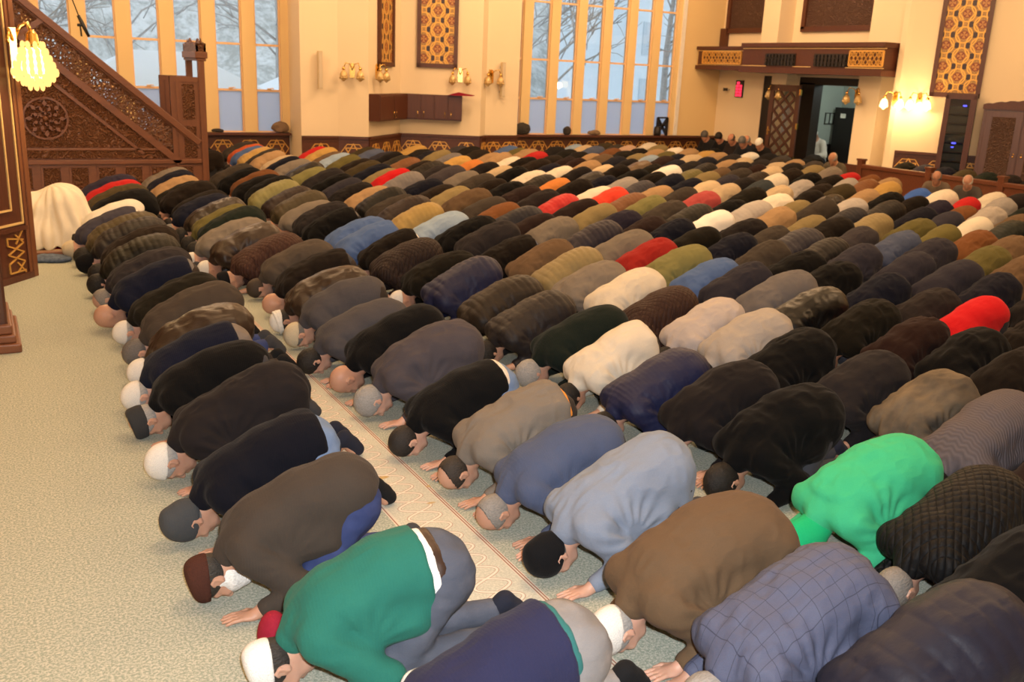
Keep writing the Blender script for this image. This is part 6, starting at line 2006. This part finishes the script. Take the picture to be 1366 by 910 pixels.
# ---------------------------------------------------------------- light
w = bpy.data.worlds.new('overcast_sky'); SC.world = w; w.use_nodes = True
nt = w.node_tree; nt.nodes.clear()
out = nt.nodes.new('ShaderNodeOutputWorld'); bg = nt.nodes.new('ShaderNodeBackground')
tc = nt.nodes.new('ShaderNodeTexCoord'); sx = nt.nodes.new('ShaderNodeSeparateXYZ'); nt.links.new(tc.outputs['Generated'], sx.inputs[0])
rp = nt.nodes.new('ShaderNodeValToRGB'); rp.color_ramp.elements[0].position = .0; rp.color_ramp.elements[0].color = (.80, .84, .88, 1); rp.color_ramp.elements[1].position = .5; rp.color_ramp.elements[1].color = (.84, .91, 1.0, 1)
nt.links.new(sx.outputs['Z'], rp.inputs[0]); nt.links.new(rp.outputs[0], bg.inputs[0]); bg.inputs[1].default_value = SKY; nt.links.new(bg.outputs[0], out.inputs[0])
def lamp(x, y, z, e, size=.5, col=(1, .645, .355)):
    l = bpy.data.lights.new('chandelier_light', 'POINT'); l.energy = e; l.color = col; l.shadow_soft_size = size
    o = bpy.data.objects.new('chandelier_light', l); COL.objects.link(o); o.location = (x, y, z)
for x, y, k in ((2.5, 4.0, 1), (2.5, 10.5, 1.1), (2.5, 16.5, 1), (9.0, 4.0, 1), (9.0, 10.5, 1), (9.0, 16.5, 1), (14.5, 3.0, .7), (13.5, 9.5, .75), (14.2, 16.8, .9)): lamp(x, y, 5.6, ROOM * k, .55)
l = bpy.data.lights.new('lobby_light', 'POINT'); l.energy = 85; l.color = (.92, 1, .95); l.shadow_soft_size = .3
o = bpy.data.objects.new('lobby_light', l); COL.objects.link(o); o.location = (19.8, 16.6, 2.6)
# the photographer's flash, just above the camera
l = bpy.data.lights.new('camera_flash', 'AREA'); l.shape = 'DISK'; l.size = .10; l.energy = FLASH; l.color = (.98, 1, 1); l.spread = math.radians(150)
o = bpy.data.objects.new('camera_flash', l); COL.objects.link(o); o.location = (.06, -.12, CAM_H + .22)
o.rotation_euler = Vector((-math.sin(math.radians(28)), -math.cos(math.radians(28)), .30)).to_track_quat('Z', 'Y').to_euler()
# ---------------------------------------------------------------- camera, light, render settings
PITCH, ROLL, YAW, FPX = math.radians(15.957), math.radians(2.505), math.radians(29.755), 1254.25
fw = Vector((math.sin(YAW) * math.cos(PITCH), math.cos(YAW) * math.cos(PITCH), -math.sin(PITCH)))
rt = Vector((math.cos(YAW), -math.sin(YAW), 0)); up = rt.cross(fw)
r2 = rt * math.cos(ROLL) + up * math.sin(ROLL); u2 = -rt * math.sin(ROLL) + up * math.cos(ROLL)
cd = bpy.data.cameras.new('camera'); cam = bpy.data.objects.new('camera', cd); COL.objects.link(cam)
cd.sensor_width = 36.0; cd.lens = FPX / 1366 * 36.0; cd.clip_end = 500
cd.dof.use_dof = True; cd.dof.focus_distance = 4.6; cd.dof.aperture_fstop = 4.5
cam.matrix_world = Matrix(((r2.x, u2.x, -fw.x, 0), (r2.y, u2.y, -fw.y, 0), (r2.z, u2.z, -fw.z, CAM_H), (0, 0, 0, 1)))
SC.camera = cam
SC.view_settings.view_transform = 'Standard'; SC.view_settings.look = 'None'
SC.view_settings.gamma = 1; SC.view_settings.use_curve_mapping = False
SC.view_settings.exposure = EXPOSURE
